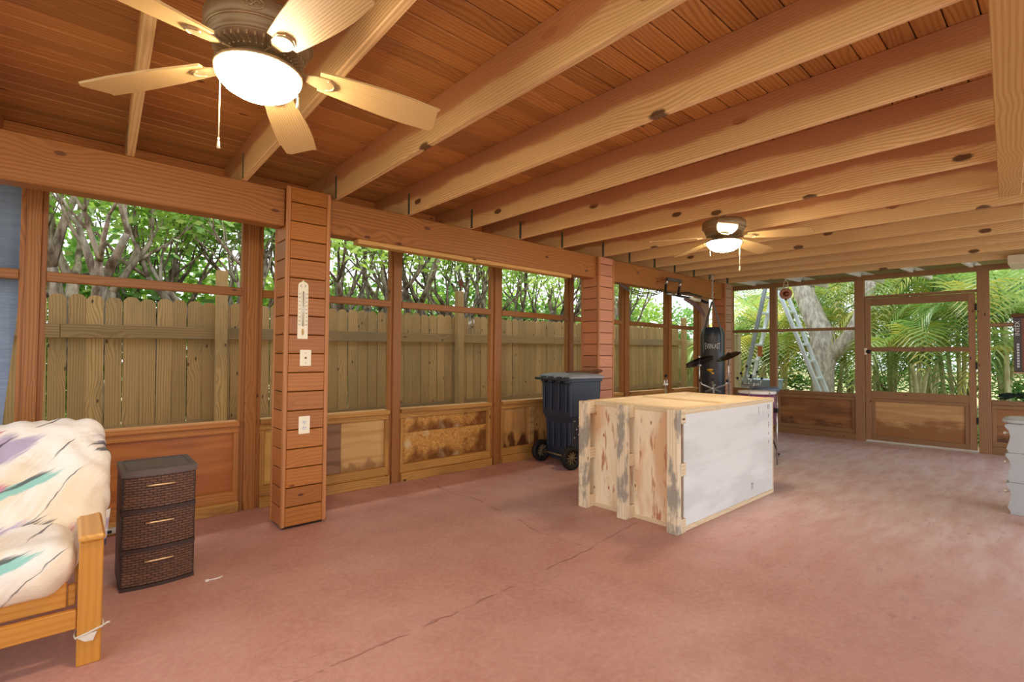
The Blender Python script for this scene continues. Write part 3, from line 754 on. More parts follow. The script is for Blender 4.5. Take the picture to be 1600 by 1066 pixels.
def plate(name, x0, x1, z0, z1, label, cat):
    e = empty(name, label, cat, ((x0+x1)/2, PY, (z0+z1)/2)); hx, hz = (x1-x0)/2, (z1-z0)/2
    link('cover_plate', MB().box((-hx, -.007, -hz), (hx, -.001, hz), .003), W['cream'], e)
    return e
e = plate('outlet', 1.246, 1.326, .664, .792, 'cream double power outlet low on the near pillar', 'outlet')
for s_ in (-1, 1):
    pl = [(.017*math.cos(a), max(-.0135, min(.0135, .017*math.sin(a)))+s_*.0205) for a in np.linspace(0, 2*PI, 20, endpoint=False)]
    sk = link('socket_face', MB().prism(pl, .0068, .0095, RX), W['white'], e)
    sl = MB()
    for dx in (-.0065, .0065): sl.box((dx-.0013, -.0100, s_*.0205-.002), (dx+.0013, -.0094, s_*.0205+.007), 0)
    sl.box((-.002, -.0100, s_*.0205-.010), (.002, -.0094, s_*.0205-.006), 0)
    link('slots', sl, W['ink'], sk)
link('screw', MB().lathe([(0, 0), (.003, 0), (.003, .001), (0, .001)], 10, RX), W['steel'], e, (0, -.007, 0))
e = plate('jack_plate', 1.246, 1.326, 1.154, 1.272, 'cream cable jack plate under the thermometer on the near pillar', 'wall plate')
link('cable_jack', MB().lathe([(0, 0), (.008, 0), (.008, .003), (.005, .004), (.005, .010), (0, .010)], 12, RX), W['brass'], e, (0, -.006, 0))
for z in (.036, -.036): link('screw', MB().lathe([(0, 0), (.003, 0), (.003, .0015), (0, .0015)], 10, RX), W['brass'], e, (0, -.007, z))

# ---- futon frame and mattress
f = empty('futon', 'honey-coloured wooden futon sofa frame at the near end', 'sofa', (-.9, 2.9, 0))
fx = .9; fy = -2.9
def fbx(name, a, b, mat, ch=.004): return bx(name, (a[0]+fx, a[1]+fy, a[2]), (b[0]+fx, b[1]+fy, b[2]), W[mat], f, ch)
for x0, x1 in ((.05, .126), (-1.95, -1.874)):
    fbx('front_leg', (x0, 2.63, 0), (x1, 2.675, .487), 'futon')
    fbx('back_leg', (x0, 3.42, 0), (x1, 3.465, .487), 'futon')
    fbx('arm_top', (x0-.004, 2.615, .488), (x1+.004, 3.47, .515), 'futon_y', .009)
    fbx('side_rail', (x0+.02, 2.675, .15), (x1-.02, 3.42, .22), 'futon_y')
fbx('front_rail', (-1.874, 2.645, .146), (.05, 2.672, .222), 'futon_x')
fbx('seat_rail', (-1.86, 2.685, .225), (.018, 2.71, .325), 'futon_x')
fbx('seat_rail', (.02, 2.69, .225), (.046, 2.715, .31), 'futon_x')
fbx('back_rail', (-1.874, 3.43, .15), (.05, 3.455, .225), 'futon_x')
for k in range(9): fbx('seat_slat', (-1.8+k*.215, 2.72, .245), (-1.8+k*.215+.07, 3.42, .265), 'futon_y')

def pillow(sx_, sy_, sz_, n=(40, 10, 14), rad=.08, amp=.012, seed=0., bulge=.0):
    mb = MB(); idx = {}; vs = []; fs = []
    def vert(i, j, k):
        key = (i, j, k)
        if key in idx: return idx[key]
        p = Vector((i/n[0]*2-1, j/n[1]*2-1, k/n[2]*2-1)); h = Vector((sx_/2, sy_/2, sz_/2))
        q = Vector((p.x*h.x, p.y*h.y, p.z*h.z))
        inner = Vector([max(-h[a]+rad, min(h[a]-rad, q[a])) for a in range(3)])
        dd = q-inner
        if dd.length > 1e-6: q = inner+dd.normalized()*min(rad, dd.length if max(abs(dd.x), abs(dd.y), abs(dd.z)) < rad*.999 else rad)
        nn = (q-Vector((q.x*.9, 0, 0))).normalized()
        w_ = mnoise.noise(Vector((q.x*4+seed, q.y*7, q.z*7)))*amp + abs(mnoise.noise(Vector((q.x*9+q.z*8+seed, q.z*5-q.x*6, q.y*6))))*amp*1.1
        q = q+nn*w_
        idx[key] = len(vs); vs.append(q); return idx[key]
    def face(ax, s_):
        o = [a for a in range(3) if a != ax]
        for a in range(n[o[0]]):
            for b in range(n[o[1]]):
                q = []
                for da, db_ in ((0, 0), (1, 0), (1, 1), (0, 1)):
                    c = [0, 0, 0]; c[ax] = n[ax] if s_ else 0; c[o[0]] = a+da; c[o[1]] = b+db_; q.append(vert(*c))
                fs.append(q if (s_ == 1) == (ax != 1) else q[::-1])
    for ax in range(3):
        for s_ in (0, 1): face(ax, s_)
    mb.add(vs, fs, True); return mb
mt = empty('futon_mattress', 'cream futon mattress in a brush-stroke print cover on the wooden frame', 'mattress', (-.9, 2.9, .33))
link('seat_section', pillow(1.92, .62, .20, (90, 24, 14), .085, .026), W['cover'], mt, (-.02, .045, .075), (math.radians(4), 0, 0))
link('back_section', pillow(2.02, .20, .62, (100, 14, 34), .09, .030, 5.3), W['cover'], mt, (.045, .262, .305), (math.radians(-38), 0, 0))
fp = MB(); g = []
for i in range(7):
    for k in range(7):
        u_, v_ = i/6, k/6; g.append((.02+.045*u_*(1-.3*v_), .10*v_*.3+.012*math.sin(u_*7+v_*3), -.19*v_*(.75+.25*math.sin(u_*2.4))))
fp.add(g, [(i*7+k, i*7+k+1, (i+1)*7+k+1, (i+1)*7+k) for i in range(6) for k in range(6)], True)
fp.add([(x, yv+.006, z) for x, yv, z in g], [(i*7+k, (i+1)*7+k, (i+1)*7+k+1, i*7+k+1) for i in range(6) for k in range(6)], True)
link('cover_corner', fp, W['cover'], mt, (1.005, .20, .16))
o = link('plastic_strap', MB().tube([(.046, 2.626, .118), (.085, 2.625, .128), (.13, 2.625, .141), (.131, 2.65, .145), (.131, 2.68, .145), (.085, 2.681, .135), (.045, 2.68, .125), (.044, 2.65, .12)], .0045, 6, True).add(*(lambda: (([(.052, 2.622, .117), (.075, 2.619, .098), (.100, 2.618, .096), (.112, 2.621, .128), (.075, 2.624, .123)], [(0, 1, 2, 3, 4)])))()).tube([(.128, 2.625, .14), (.142, 2.618, .152), (.15, 2.612, .155)], .004, 5), W['plastic_strip']); tag(o, 'torn clear plastic strip tied round the front leg of the futon', 'plastic strip')

# ---- drawer unit
d = empty('drawer_unit', 'dark brown woven-look plastic unit of three drawers beside the futon', 'drawer unit', (.389, 3.46, 0))
def bowfront(x0, x1, yb, yf, z0, z1, bow=.022, n=12):
    poly = [(x0, yb)]+[(x0+(x1-x0)*t, yf-bow*(1-(2*t-1)**2)) for t in np.linspace(0, 1, n)]+[(x1, yb)]
    return MB().prism(poly, z0, z1)
HW = .165
link('body', MB().box((-HW, -.155, 0), (-HW+.012, .165, .612), .002).box((HW-.012, -.155, 0), (HW, .165, .612), .002).box((-HW, .155, 0), (HW, .165, .612), .002).box((-HW, -.155, 0), (HW, .165, .012), .002), W['drawer_body'], d)
for z0, z1 in ((0, .018), (.192, .212), (.398, .418)): link('front_rail', bowfront(-HW, HW, -.10, -.170, z0, z1), W['drawer_body'], d)
for z0, z1 in ((.019, .191), (.213, .397), (.419, .588)):
    w_ = link('drawer', bowfront(-HW+.008, HW-.008, .14, -.164, 0, z1-z0), W['weave'], d, (0, 0, z0))
    zz = (z1-z0)*.70; pts = [(-.06+.12*t, -.192-.002*math.sin(t*PI), zz) for t in np.linspace(0, 1, 7)]
    link('handle', MB().tube([(-.062, -.18, zz)]+pts+[(.062, -.18, zz)], .0055, 8), W['handle'], w_)
tp = bowfront(-HW-.004, HW+.004, .168, -.172, .590, .622); 
link('top_panel', tp, W['drawer_top'], d)
rim = MB()
rim.box((-.145, -.135, .620), (.145, -.131, .628), .001).box((-.145, .140, .620), (.145, .144, .628), .001).box((-.145, -.135, .620), (-.141, .144, .628), .001).box((.141, -.135, .620), (.145, .144, .628), .001)
link('top_rim', rim, W['drawer_top'], d)

# ---- power strip at the foot of the wall
ps = empty('power_strip', 'small pale power strip at the wall foot behind the futon arm', 'power strip', (.16, 4.335, .0))
link('strip_case', MB().box((-.10, -.02, .02), (.12, .018, .055), .005), W['strip'], ps)
link('switch', MB().box((.06, -.024, .028), (.085, -.018, .046), .002), W['black'], ps)
link('plug', MB().box((-.05, -.05, .022), (-.01, -.019, .052), .004).tube([(-.03, -.05, .035), (-.06, -.06, .015), (-.15, -.03, .006), (-.3, -.02, .005)], .004, 6), W['strip'], ps)

# ---- crate
cr = empty('crate', 'large plywood shipping crate with white side in the middle of the floor', 'crate', (4.06, 2.30, 0))
def cb(name, a, b, mat, ch=.003, label=None):
    o = bx(name, (a[0]-4.06, a[1]-2.30, a[2]), (b[0]-4.06, b[1]-2.30, b[2]), W[mat], cr, ch)
    if label: o['label'] = label
    return o
X0, X1, YA, YB, ZT = 3.30, 4.88, 1.86, 2.74, .868
cb('end_panel', (X0, YA+.02, .03), (X0+.015, YB-.02, ZT-.03), 'crate_ply', 0, 'knotty orange-tinged end panel')
cb('end_panel', (X1-.02, YA+.02, .02), (X1-.005, YB-.02, ZT-.03), 'crate_ply', 0)
cb('side_panel', (X0, YA, .035), (X1, YA+.012, ZT-.036), 'crate_white', 0, 'grey-white side panel')
cb('side_panel', (X0, YB-.012, .03), (X1, YB, ZT-.036), 'crate_ply', 0)
cb('floor_panel', (X0, YA+.012, .012), (X1, YB-.012, .03), 'crate_ply', 0)
cb('top_panel', (X0, YA+.02, ZT-.03), (X1, YB-.02, ZT-.008), 'crate_top', 0)
for a, b in (((X0-.005, YA-.006, ZT-.038), (X1+.02, YA+.055, ZT+.002)), ((X0-.005, YB-.055, ZT-.038), (X1+.02, YB+.006, ZT+.002))): cb('top_batten', a, b, 'crate_batten')
for x in (X0-.004, 4.02, X1-.055): cb('cross_batten', (x, YA+.055, ZT-.02), (x+.06, YB-.055, ZT+(.001 if x != 4.02 else .006)), 'crate_batten')
cb('bottom_batten', (X0-.006, YA-.006, 0), (X1, YA+.04, .034), 'crate_batten'); cb('bottom_batten', (X0-.006, YB-.04, 0), (X1, YB+.006, .034), 'crate_batten')
cb('end_batten', (X0-.012, YA+.04, 0), (X0+.02, YB-.04, .028), 'crate_batten'); cb('end_batten', (X0-.012, YA+.04, ZT-.035), (X0+.02, YB-.04, ZT-.002), 'crate_batten')
cb('edge_batten', (X1-.012, YA-.003, .03), (X1+.008, YA+.02, ZT-.03), 'crate_batten')
for yc in (2.70, 2.315, 1.885):
    cb('skid', (3.185, yc-.044, 0), (3.232, yc+.044, ZT), 'crate_skid')
    for z0, z1 in ((0, .10), (.40, .49), (ZT-.10, ZT-.001)): cb('skid_block', (3.232, yc-.042, z0), (X0-.001, yc+.042, z1), 'crate_batten')
# faint stencilled marks on the white side
st = MB(); yq = YA-.0012
def glyph(strokes, x, z, s):
    for (ax, az), (bx_, bz) in strokes:
        x0, x1 = sorted((x+ax*s, x+bx_*s)); z0, z1 = sorted((z+az*s, z+bz*s)); w_ = s*.09
        st.box((x0-w_/2-4.06, yq-2.30, z0-w_/2), (x1+w_/2-4.06, yq-2.30+.001, z1+w_/2), 0)
sq = [((0, 0), (1, 0)), ((0, 1), (1, 1)), ((0, 0), (0, 1)), ((1, 0), (1, 1)), ((0, .5), (1, .5))]
glyph(sq, 4.77, .775, .035); glyph([((0, 0), (1, 0)), ((.5, 0), (.5, 1)), ((.1, .5), (.9, .5))], 4.77, .70, .03)
glyph([((.5, 0), (.5, 1.6)), ((.1, .8), (.9, .8)), ((.2, 1.6), (.8, 1.6))], 4.77, .60, .032)
glyph([((0, .4), (1, .4)), ((.5, 0), (.5, .8))], 4.77, .54, .028); glyph([((.1, 0), (.9, 0)), ((.1, .5), (.9, .5)), ((.5, 0), (.5, .9))], 4.77, .465, .028)
glyph([((.5, 0), (.5, 2.2))], 4.56, .74, .03); glyph([((0, 0), (0, 1.6)), ((.7, .2), (.7, 1.5)), ((0, 1.6), (.7, 1.5))], 4.42, .10, .035)
link('stencil_marks', st, W['ink'], cr)

# ---- wheeled bin
bn = empty('wheeled_bin', 'navy wheeled rubbish bin with a grey lid in front of the faded pillar', 'bin', (4.355, 3.885, 0), math.radians(-9))
KX = .68
def ring_loft(rings):
    mb = MB(); vs = []; n = len(rings[0])
    for r in rings: vs += r
    fs = [(k*n+i, k*n+(i+1) % n, (k+1)*n+(i+1) % n, (k+1)*n+i) for k in range(len(rings)-1) for i in range(n)]
    fs += [tuple(range(n-1, -1, -1)), tuple((len(rings)-1)*n+i for i in range(n))]
    return mb.add(vs, fs, False)
def rr(x0, x1, y0, y1, z, r, bow=0.):
    o = []
    for cx, cy, a0 in ((x1-r, y1-r, 0), (x0+r, y1-r, PI/2), (x0+r, y0+r, PI), (x1-r, y0+r, 1.5*PI)):
        for a in np.linspace(a0, a0+PI/2, 4): o.append((cx+r*math.cos(a)+(bow if math.cos(a) > .01 else 0)*(1-abs(cy/.27)), cy+r*math.sin(a), z))
    return o
body = ring_loft([rr(-0.136, 0.170, -.215, .215, .05, .04), rr(-0.180, 0.190, -.225, .225, .16, .04), rr(-0.190, 0.211, -.235, .235, .50, .04), rr(-0.207, 0.224, -.272, .272, .575, .04), rr(-0.218, 0.245, -.275, .275, .95, .04), rr(-0.228, 0.255, -.29, .29, .955, .04), rr(-0.228, 0.255, -.29, .29, .985, .04)])
link('bin_body', body, W['bin'], bn)
rb = MB()
for yv in (-.16, -.055, .055, .16): rb.box((-.205, yv-.012, .22), (-.186, yv+.012, .48), .004)
for yv in (-.2, -.07, .07, .2): rb.box((-.232, yv-.014, .62), (-.212, yv+.014, .93), .004)
link('moulded_ribs', rb, W['bin'], bn)
sd = link('side_plate', MB().box((-.175, -.262, .14), (.07, -.228, .60), .008), W['bin_dark'], bn)
sb = MB()
for k in range(3):
    sb.add(*ico(.011, (-.09, -.263, .56-k*.095)), True); sb.add(*ico(.011, (-.15+.03*(k % 2), -.263, .52-k*.09)), True)
link('studs', sb, W['steel'], sd)
lid = ring_loft([rr(-0.245, 0.272, -.305, .305, .99, .05), rr(-0.245, 0.272, -.305, .305, 1.012, .05), rr(-0.204, 0.245, -.27, .27, 1.032, .06), rr(-0.068, 0.136, -.12, .12, 1.045, .06)])
link('lid', lid, W['bin_lid'], bn)
hd = MB()
for yv in (-.25, -.13, .03, .16): hd.box((-.285, yv-.03, .935), (-.22, yv+.03, 1.005), .008)
hd.tube([(-.275, -.30, .975), (-.275, .30, .975)], .016, 10)
link('handle_hinges', hd, W['bin_dark'], bn)
lg = MB(); lx = .08
for k, (a, b) in enumerate((((0, 0), (.05, .04)), ((.05, .04), (.09, .03)), ((.09, .03), (.12, .085)), ((.12, .085), (.17, .085)), ((.17, .085), (.18, .0)))):
    lg.tube([(lx-.14+a[0], -.279, .66+a[1]), (lx-.14+b[0], -.279, .66+b[1])], .006, 6)
link('embossed_mark', lg, W['bin_lid'], bn)
link('axle', MB().tube([(-.205, -.29, .125), (-.205, .29, .125)], .011, 10), W['wheel_hub'], bn)
wm = MB().lathe([(.075, -.026), (.105, -.028), (.125, -.02), (.127, 0), (.125, .02), (.105, .028), (.075, .026), (.07, 0), (.075, -.026)], 28, Matrix.Rotation(PI/2, 4, 'X')).mesh('wheel'); wm.materials.append(W['black'])
hm = MB()
for k in range(10):
    m = Matrix.Rotation(k*2*PI/10, 4, 'Y'); hm.box((.016, -.012, -.008), (.078, .012, .008), .002, m)
hm.lathe([(0, -.022), (.024, -.022), (.024, .022), (0, .022)], 14, Matrix.Rotation(PI/2, 4, 'X'))
hm = hm.mesh('spokes'); hm.materials.append(W['wheel_hub'])
for yv in (-.275, .275):
    wv = link('wheel', wm, None, bn, (-.205, yv, .127)); link('spokes', hm, None, wv)
stk = link('stick', MB().tube([(4.45, 3.86, 1.058), (4.62, 3.80, 1.064), (4.80, 3.74, 1.066)], [.009, .010, .011], 8).tube([(4.80, 3.74, 1.066), (4.86, 3.72, 1.068), (4.90, 3.707, 1.068)], [.012, .022, .012], 8), plain('dark_stick_wood', (104, 70, 48), .7, .2)); tag(stk, 'thin brown stick with a thick end lying on the bin lid', 'stick')
stk.location = (-.22, -.03, -.002)

# ---- punching bag
pb = empty('punching_bag', 'black vinyl punching bag hung by webbing straps near the corner pillar', 'punching bag', (6.90, 3.44, 0))
R = .165
link('bag_body', MB().lathe([(0, .60), (.12, .60), (.15, .61), (R, .65), (R, 1.54), (.155, 1.60), (.135, 1.65), (.12, 1.66), (0, 1.64)], 40), W['bag'], pb)
def bag_pt(u, z, r=R+.002):   # u along the circumference, facing the room
    a = math.atan2(-3.44, -6.9)-.02; a = a+u/R
    return (r*math.cos(a), r*math.sin(a), z)
pn = MB(); g = [bag_pt(u_, z, R+.001) for z in (.64, 1.54) for u_ in np.linspace(-.075, .075, 9)]
pn.add(g, [(i, i+1, 9+i+1, 9+i) for i in range(8)], True); pn.add([(x*.76, y_*.76, z+.0) for x, y_, z in [bag_pt(u_, 1.655, R) for u_ in np.linspace(-.075, .075, 9)]]+[bag_pt(u_, 1.54, R+.001) for u_ in np.linspace(-.075, .075, 9)], [(i, 9+i, 9+i+1, i+1) for i in range(8)], True)
link('front_reflection', pn, W['bag_reflection'], pb)  # reflection on the vinyl, painted as a brown-black strip
vs, fs = text_mesh('EVERLAST', .075)
wmax = max(abs(v[0]) for v in vs)
tb = MB().add([bag_pt(v[0]*.105/wmax, 1.385+v[1]*1.35*(.85+.55*(v[0]/wmax)**2), R+.004) for v in vs], fs)
link('brand_lettering', tb, W['bag_print'], pb)
emb = [(-.085, .020), (-.03, .034), (.012, .026), (-.002, .006), (-.036, .002), (.0, -.018), (.085, .010), (.004, -.046)]
emb2 = MB().add([bag_pt(u_*.95, 1.04+v_, R+.004) for u_, v_ in emb], [(0, 1, 4), (1, 2, 3), (1, 3, 4), (0, 4, 7), (4, 5, 7), (5, 6, 7)])
link('gold_emblem', emb2, W['bag_gold'], pb)
for k in range(4):
    a = PI/4+k*PI/2+.45
    sb = MB(); ca, sa = math.cos(a), math.sin(a); ta = (-sa*.016, ca*.016)
    pts = [(R+.003, 1.30), (R+.004, 1.54), (.155, 1.61), (.012, 2.03)]
    v_ = []
    for r_, z in pts: v_ += [(r_*ca+ta[0], r_*sa+ta[1], z), (r_*ca-ta[0], r_*sa-ta[1], z)]
    sb.add(v_, [(2*i, 2*i+1, 2*i+3, 2*i+2) for i in range(3)]); sb.add([(x*1.02, y_*1.02, z+.002) for x, y_, z in v_], [(2*i, 2*i+2, 2*i+3, 2*i+1) for i in range(3)])
    link('strap', sb, W['bag_strap'], pb)
ch = MB()
for k in range(9):
    z = 2.045+k*.043; m = Matrix.Translation((0, 0, z)) @ Matrix.Rotation(k % 2*PI/2, 4, 'Z')
    ch.tube([(.010*math.cos(a), 0, .026*math.sin(a)) for a in np.linspace(0, 2*PI, 10, endpoint=False)], .004, 5, True, True, m)
link('chain', ch, W['steel'], pb)
link('ceiling_hook', MB().box((-.03, -.02, 2.408), (.03, .02, 2.424), .002), W['steel'], pb)

# ---- pull-up bar hooked on the far beam
pu = empty('pull_up_bar', 'black doorway pull-up bar with foam grips hooked on the far beam', 'pull-up bar', (6.4, 3.70, 2.15))
def T(*p): return [(x-6.4, y_-3.70, z-2.15) for x, y_, z in p]
link('frame', MB().tube(T((6.0, 3.62, 2.28), (6.0, 3.64, 2.20), (6.06, 3.69, 2.12), (6.30, 3.71, 2.10), (6.66, 3.71, 2.095), (7.05, 3.70, 2.085)), .017, 8).tube(T((6.34, 3.62, 2.285), (6.34, 3.64, 2.20), (6.40, 3.69, 2.115), (6.5, 3.71, 2.10)), .017, 8).tube(T((6.45, 3.70, 2.13), (6.6, 3.66, 2.15), (6.98, 3.66, 2.13)), .015, 8).tube(T((7.05, 3.70, 2.085), (7.08, 3.66, 2.06), (7.08, 3.60, 2.04)), .02, 8), W['blackgloss'], pu)
link('foam_grip', MB().tube(T((6.0, 3.62, 2.283), (6.34, 3.62, 2.287)), .024, 12), W['foam'], pu)
link('chrome_sleeve', MB().tube(T((6.0, 3.622, 2.27), (6.0, 3.636, 2.215)), .0195, 10).tube(T((6.34, 3.622, 2.27), (6.34, 3.636, 2.215)), .0195, 10).tube(T((6.12, 3.70, 2.108), (6.34, 3.71, 2.10)), .019, 10), W['steel'], pu)
link('foam_grip', MB().tube(T((6.72, 3.705, 2.088), (7.02, 3.70, 2.080)), .028, 12), W['cream'], pu)
sl = MB(); g = []
for i in range(11):
    t = i/10
    for k in range(5):
        s_ = k/4-.5; x = 6.50+.60*t; z = 2.09-.05*math.sin(t*PI*.6)-.16*t**3-.05*(k/4); g.append((x-6.4, -.06+.05*s_*math.sin(t*3)+.02, z-2.15))
sl.add(g, [(i*5+k, i*5+k+1, (i+1)*5+k+1, (i+1)*5+k) for i in range(10) for k in range(4)], True); sl.add([(x, y_+.004, z) for x, y_, z in g], [(i*5+k, (i+1)*5+k, (i+1)*5+k+1, i*5+k+1) for i in range(10) for k in range(4)], True)
link('sling_pad', sl, plain('mauve_brown_fabric', (118, 92, 90), .85, .15), pu)
cd = MB()
for k in range(3):
    cd.tube([(5.05+1.0*t, 3.735-.01*k, 2.155-(.075+.018*k)*math.sin(t*PI)**.8-.01*k) for t in np.linspace(0.02, .98, 14)], .006, 6)
o = link('cord', cd, W['foam']); tag(o, 'grey cord sagging along the bottom of the far beam', 'cord')

# ---- hanging ornament
orn = empty('hanging_ornament', 'terracotta ring with an amber ball hung by cords from the last joist', 'ornament', (8.0, 2.85, 2.19))
to_cam = Vector((-8.0, -2.85, 0)).normalized(); q = to_cam.to_track_quat('Z', 'Y').to_matrix().to_4x4()
link('ring', MB().lathe([(.036, -.006), (.05, -.014), (.075, -.012), (.084, 0), (.075, .012), (.05, .014), (.036, .006), (.036, -.006)], 32, q), W['ring'], orn)
link('glass_ball', MB().lathe([(0, -.036)]+[(.036*math.cos(a), .036*math.sin(a)) for a in np.linspace(-1.2, 1.2, 7)]+[(0, .036)], 20), W['amber'], orn)
link('cord', MB().tube([(-.02, .03, .075), (-.015, .02, .17), (0, 0, .21), (0, 0, .235)], .006, 6).tube([(.02, -.03, .075), (.015, -.02, .17), (0, 0, .21)], .006, 6).tube([(-.02, .03, .13), (.02, -.03, .13)], .005, 6), W['macrame'], orn)
link('clip', MB().box((-.012, -.012, -.10), (.012, .012, -.078), .004), W['black'], orn)

# ---- drum kit behind the crate
def tripod(e, z, spread=.26, a0=.4):
    for k in range(3):
        a = a0+k*2*PI/3
        link('leg', MB().tube([(0, 0, z), (spread*.55*math.cos(a), spread*.55*math.sin(a), z*.55), (spread*math.cos(a), spread*math.sin(a), .014)], .008, 6).box((spread*math.cos(a)-.018, spread*math.sin(a)-.018, 0), (spread*math.cos(a)+.018, spread*math.sin(a)+.018, .02), .004), W['blackgloss'], e)
def cymbal(r, z, mat, e, tilt, name='cymbal'):
    return link(name, MB().lathe([(0, .032), (.022, .030), (.036, .016), (.045, .012), (r*.7, .004), (r, -.006), (r, -.008), (r*.7, .002), (.045, .010), (.03, .012), (0, .026)], 36), mat, e, (0, 0, z), tilt)
hh = empty('hi_hat_stand', 'black pair of hi-hat cymbals on a chrome stand behind the crate', 'cymbal stand', (6.1, 3.22, 0))
link('pole', MB().tube([(0, 0, .12), (0, 0, .75)], .013, 8).tube([(0, 0, .75), (0, 0, 1.26)], .008, 8), W['steel'], hh)
link('clutch', MB().lathe([(0, 1.20), (.016, 1.20), (.016, 1.25), (.008, 1.255), (0, 1.255)], 12).lathe([(0, 1.115), (.022, 1.115), (.03, 1.14), (0, 1.145)], 12), W['steel'], hh)
tripod(hh, .45); tl = Euler((0, 0, 0))
ax = Vector((RR.x, RR.y, 0)); vdir = Vector((F.x, F.y, 0)).normalized()
def tilt(view_tilt, side_tilt):
    m = Matrix.Rotation(side_tilt, 3, vdir) @ Matrix.Rotation(view_tilt, 3, ax); return m.to_euler()
cymbal(.178, 1.195, W['cymbal_black'], hh, tilt(-.30, -.26)); cymbal(.178, 1.165, W['cymbal_black'], hh, tilt(-.30, -.26), 'cymbal')
cy = empty('cymbal_stand', 'tilted bronze crash cymbal on a boom stand behind the crate', 'cymbal stand', (6.15, 2.86, 0))
link('pole', MB().tube([(0, 0, .12), (0, 0, .9)], .012, 8).tube([(0, 0, .85), (0, 0, 1.27)], .007, 8), W['steel'], cy)
tripod(cy, .45, .26, 1.3); cymbal(.155, 1.255, W['cymbal'], cy, tilt(.06, -.46))
link('wing_nut', MB().lathe([(0, 1.27), (.014, 1.27), (.014, 1.295), (0, 1.3)], 8), W['black'], cy)
sn = empty('snare_stand', 'chrome folding snare stand with rubber-tipped arms behind the crate', 'drum stand', (5.75, 2.86, 0))
link('pole', MB().tube([(0, 0, .12), (0, 0, .80)], .013, 8), W['steel'], sn); tripod(sn, .4, .22, .2)
for k in range(3):
    a = .5+k*2*PI/3; c_, s_ = math.cos(a), math.sin(a)
    am = link('basket_arm', MB().tube([(-.10*c_, -.10*s_, .82), (.15*c_, .15*s_, .915), (.17*c_, .17*s_, .955)], .009, 8), W['steel'], sn)
    link('rubber_tip', MB().lathe([(0, 0), (.014, 0), (.016, .03), (0, .035)], 10), W['black'], am, (.17*c_, .17*s_, .945))
link('brace_bar', MB().tube(T2 := [(-.16, -.06, .87), (.14, .05, .90)], .010, 8), W['steel'], sn)
ft = empty('floor_tom', 'purple floor tom drum with chrome lugs behind the crate', 'drum', (6.15, 2.52, 0))
link('shell', MB().lathe([(.19, .46), (.20, .462), (.20, .83), (.19, .832), (.19, .46)], 36), W['purple'], ft)
link('drum_head', MB().lathe([(0, .838), (.205, .838), (.207, .83), (.205, .81), (.202, .81), (.202, .836), (0, .836)], 36), W['white'], ft)
for k in range(6):
    a = k*PI/3; link('lug', MB().box((.198, -.012, .60), (.222, .012, .70), .004, Matrix.Rotation(a, 4, 'Z')).tube([(.215*math.cos(a), .215*math.sin(a), .46), (.215*math.cos(a), .215*math.sin(a), .84)], .004, 6), W['steel'], ft)
for k in range(3):
    a = .5+k*2*PI/3; lgm = link('leg', MB().tube([(.225*math.cos(a), .225*math.sin(a), 0), (.225*math.cos(a), .225*math.sin(a), .70)], .009, 8), W['steel'], ft)
    link('leg_bracket', MB().box((.198, -.02, .60), (.24, .02, .65), .004, Matrix.Rotation(a, 4, 'Z')), W['black'], lgm)
hw_ = empty('hardware_rack', 'bundle of chrome drum rods with black wing knobs beside the floor tom', 'drum hardware', (7.1, 2.99, 0))
link('stand', MB().tube([(0, 0, .1), (0, 0, .86)], .016, 8).box((-.12, -.09, .84), (.12, .09, .87), .01), W['steel'], hw_); tripod(hw_, .35, .24, 2.3)
for (dx, dy, h) in ((-.08, .10, 1.00), (-.02, .05, 1.10), (.02, -.02, 1.14), (.06, -.06, 1.02), (-.06, .16, .93), (.05, .02, .97), (.09, -.11, .93), (-.1, -.04, .95)):
    rd = link('rod', MB().tube([(dx*.8, dy*.8, .86), (dx, dy, h)], .006, 6), W['steel'], hw_)
    link('wing_knob', MB().lathe([(0, -.012), (.016, -.010), (.018, .006), (.008, .018), (0, .02)], 10).box((-.024, -.005, -.004), (.024, .005, .010), .002), W['black'], rd, (dx, dy, h+.01))
dt = empty('drum_throne', 'blue-grey padded drum stool on black tripod feet beside the crate', 'stool', (6.62, 2.60, 0))
link('seat_pad', MB().lathe([(0, .80), (.14, .80), (.155, .82), (.155, .845), (.14, .862), (0, .868)], 24), W['bluegrey'], dt)
link('post', MB().tube([(0, 0, .1), (0, 0, .80)], .015, 8), W['steel'], dt); tripod(dt, .38, .17, -.5)
hs = empty('hardware_stand', 'single chrome drum clamp stand with black knob behind the bin side of the crate', 'drum hardware', (5.5, 3.34, 0))
link('pole', MB().tube([(0, 0, .1), (0, 0, .95)], .010, 8), W['steel'], hs); tripod(hs, .35, .2, .9)
link('clamp', MB().box((-.035, -.015, .885), (.035, .015, .91), .004).tube([(-.03, 0, .90), (-.03, 0, .95)], .007, 6).tube([(.03, 0, .90), (.03, 0, .955)], .007, 6), W['white'], hs)
link('wing_knob', MB().lathe([(0, .985), (.018, .985), (.02, 1.0), (.016, 1.015), (0, 1.02)], 10), W['black'], hs)

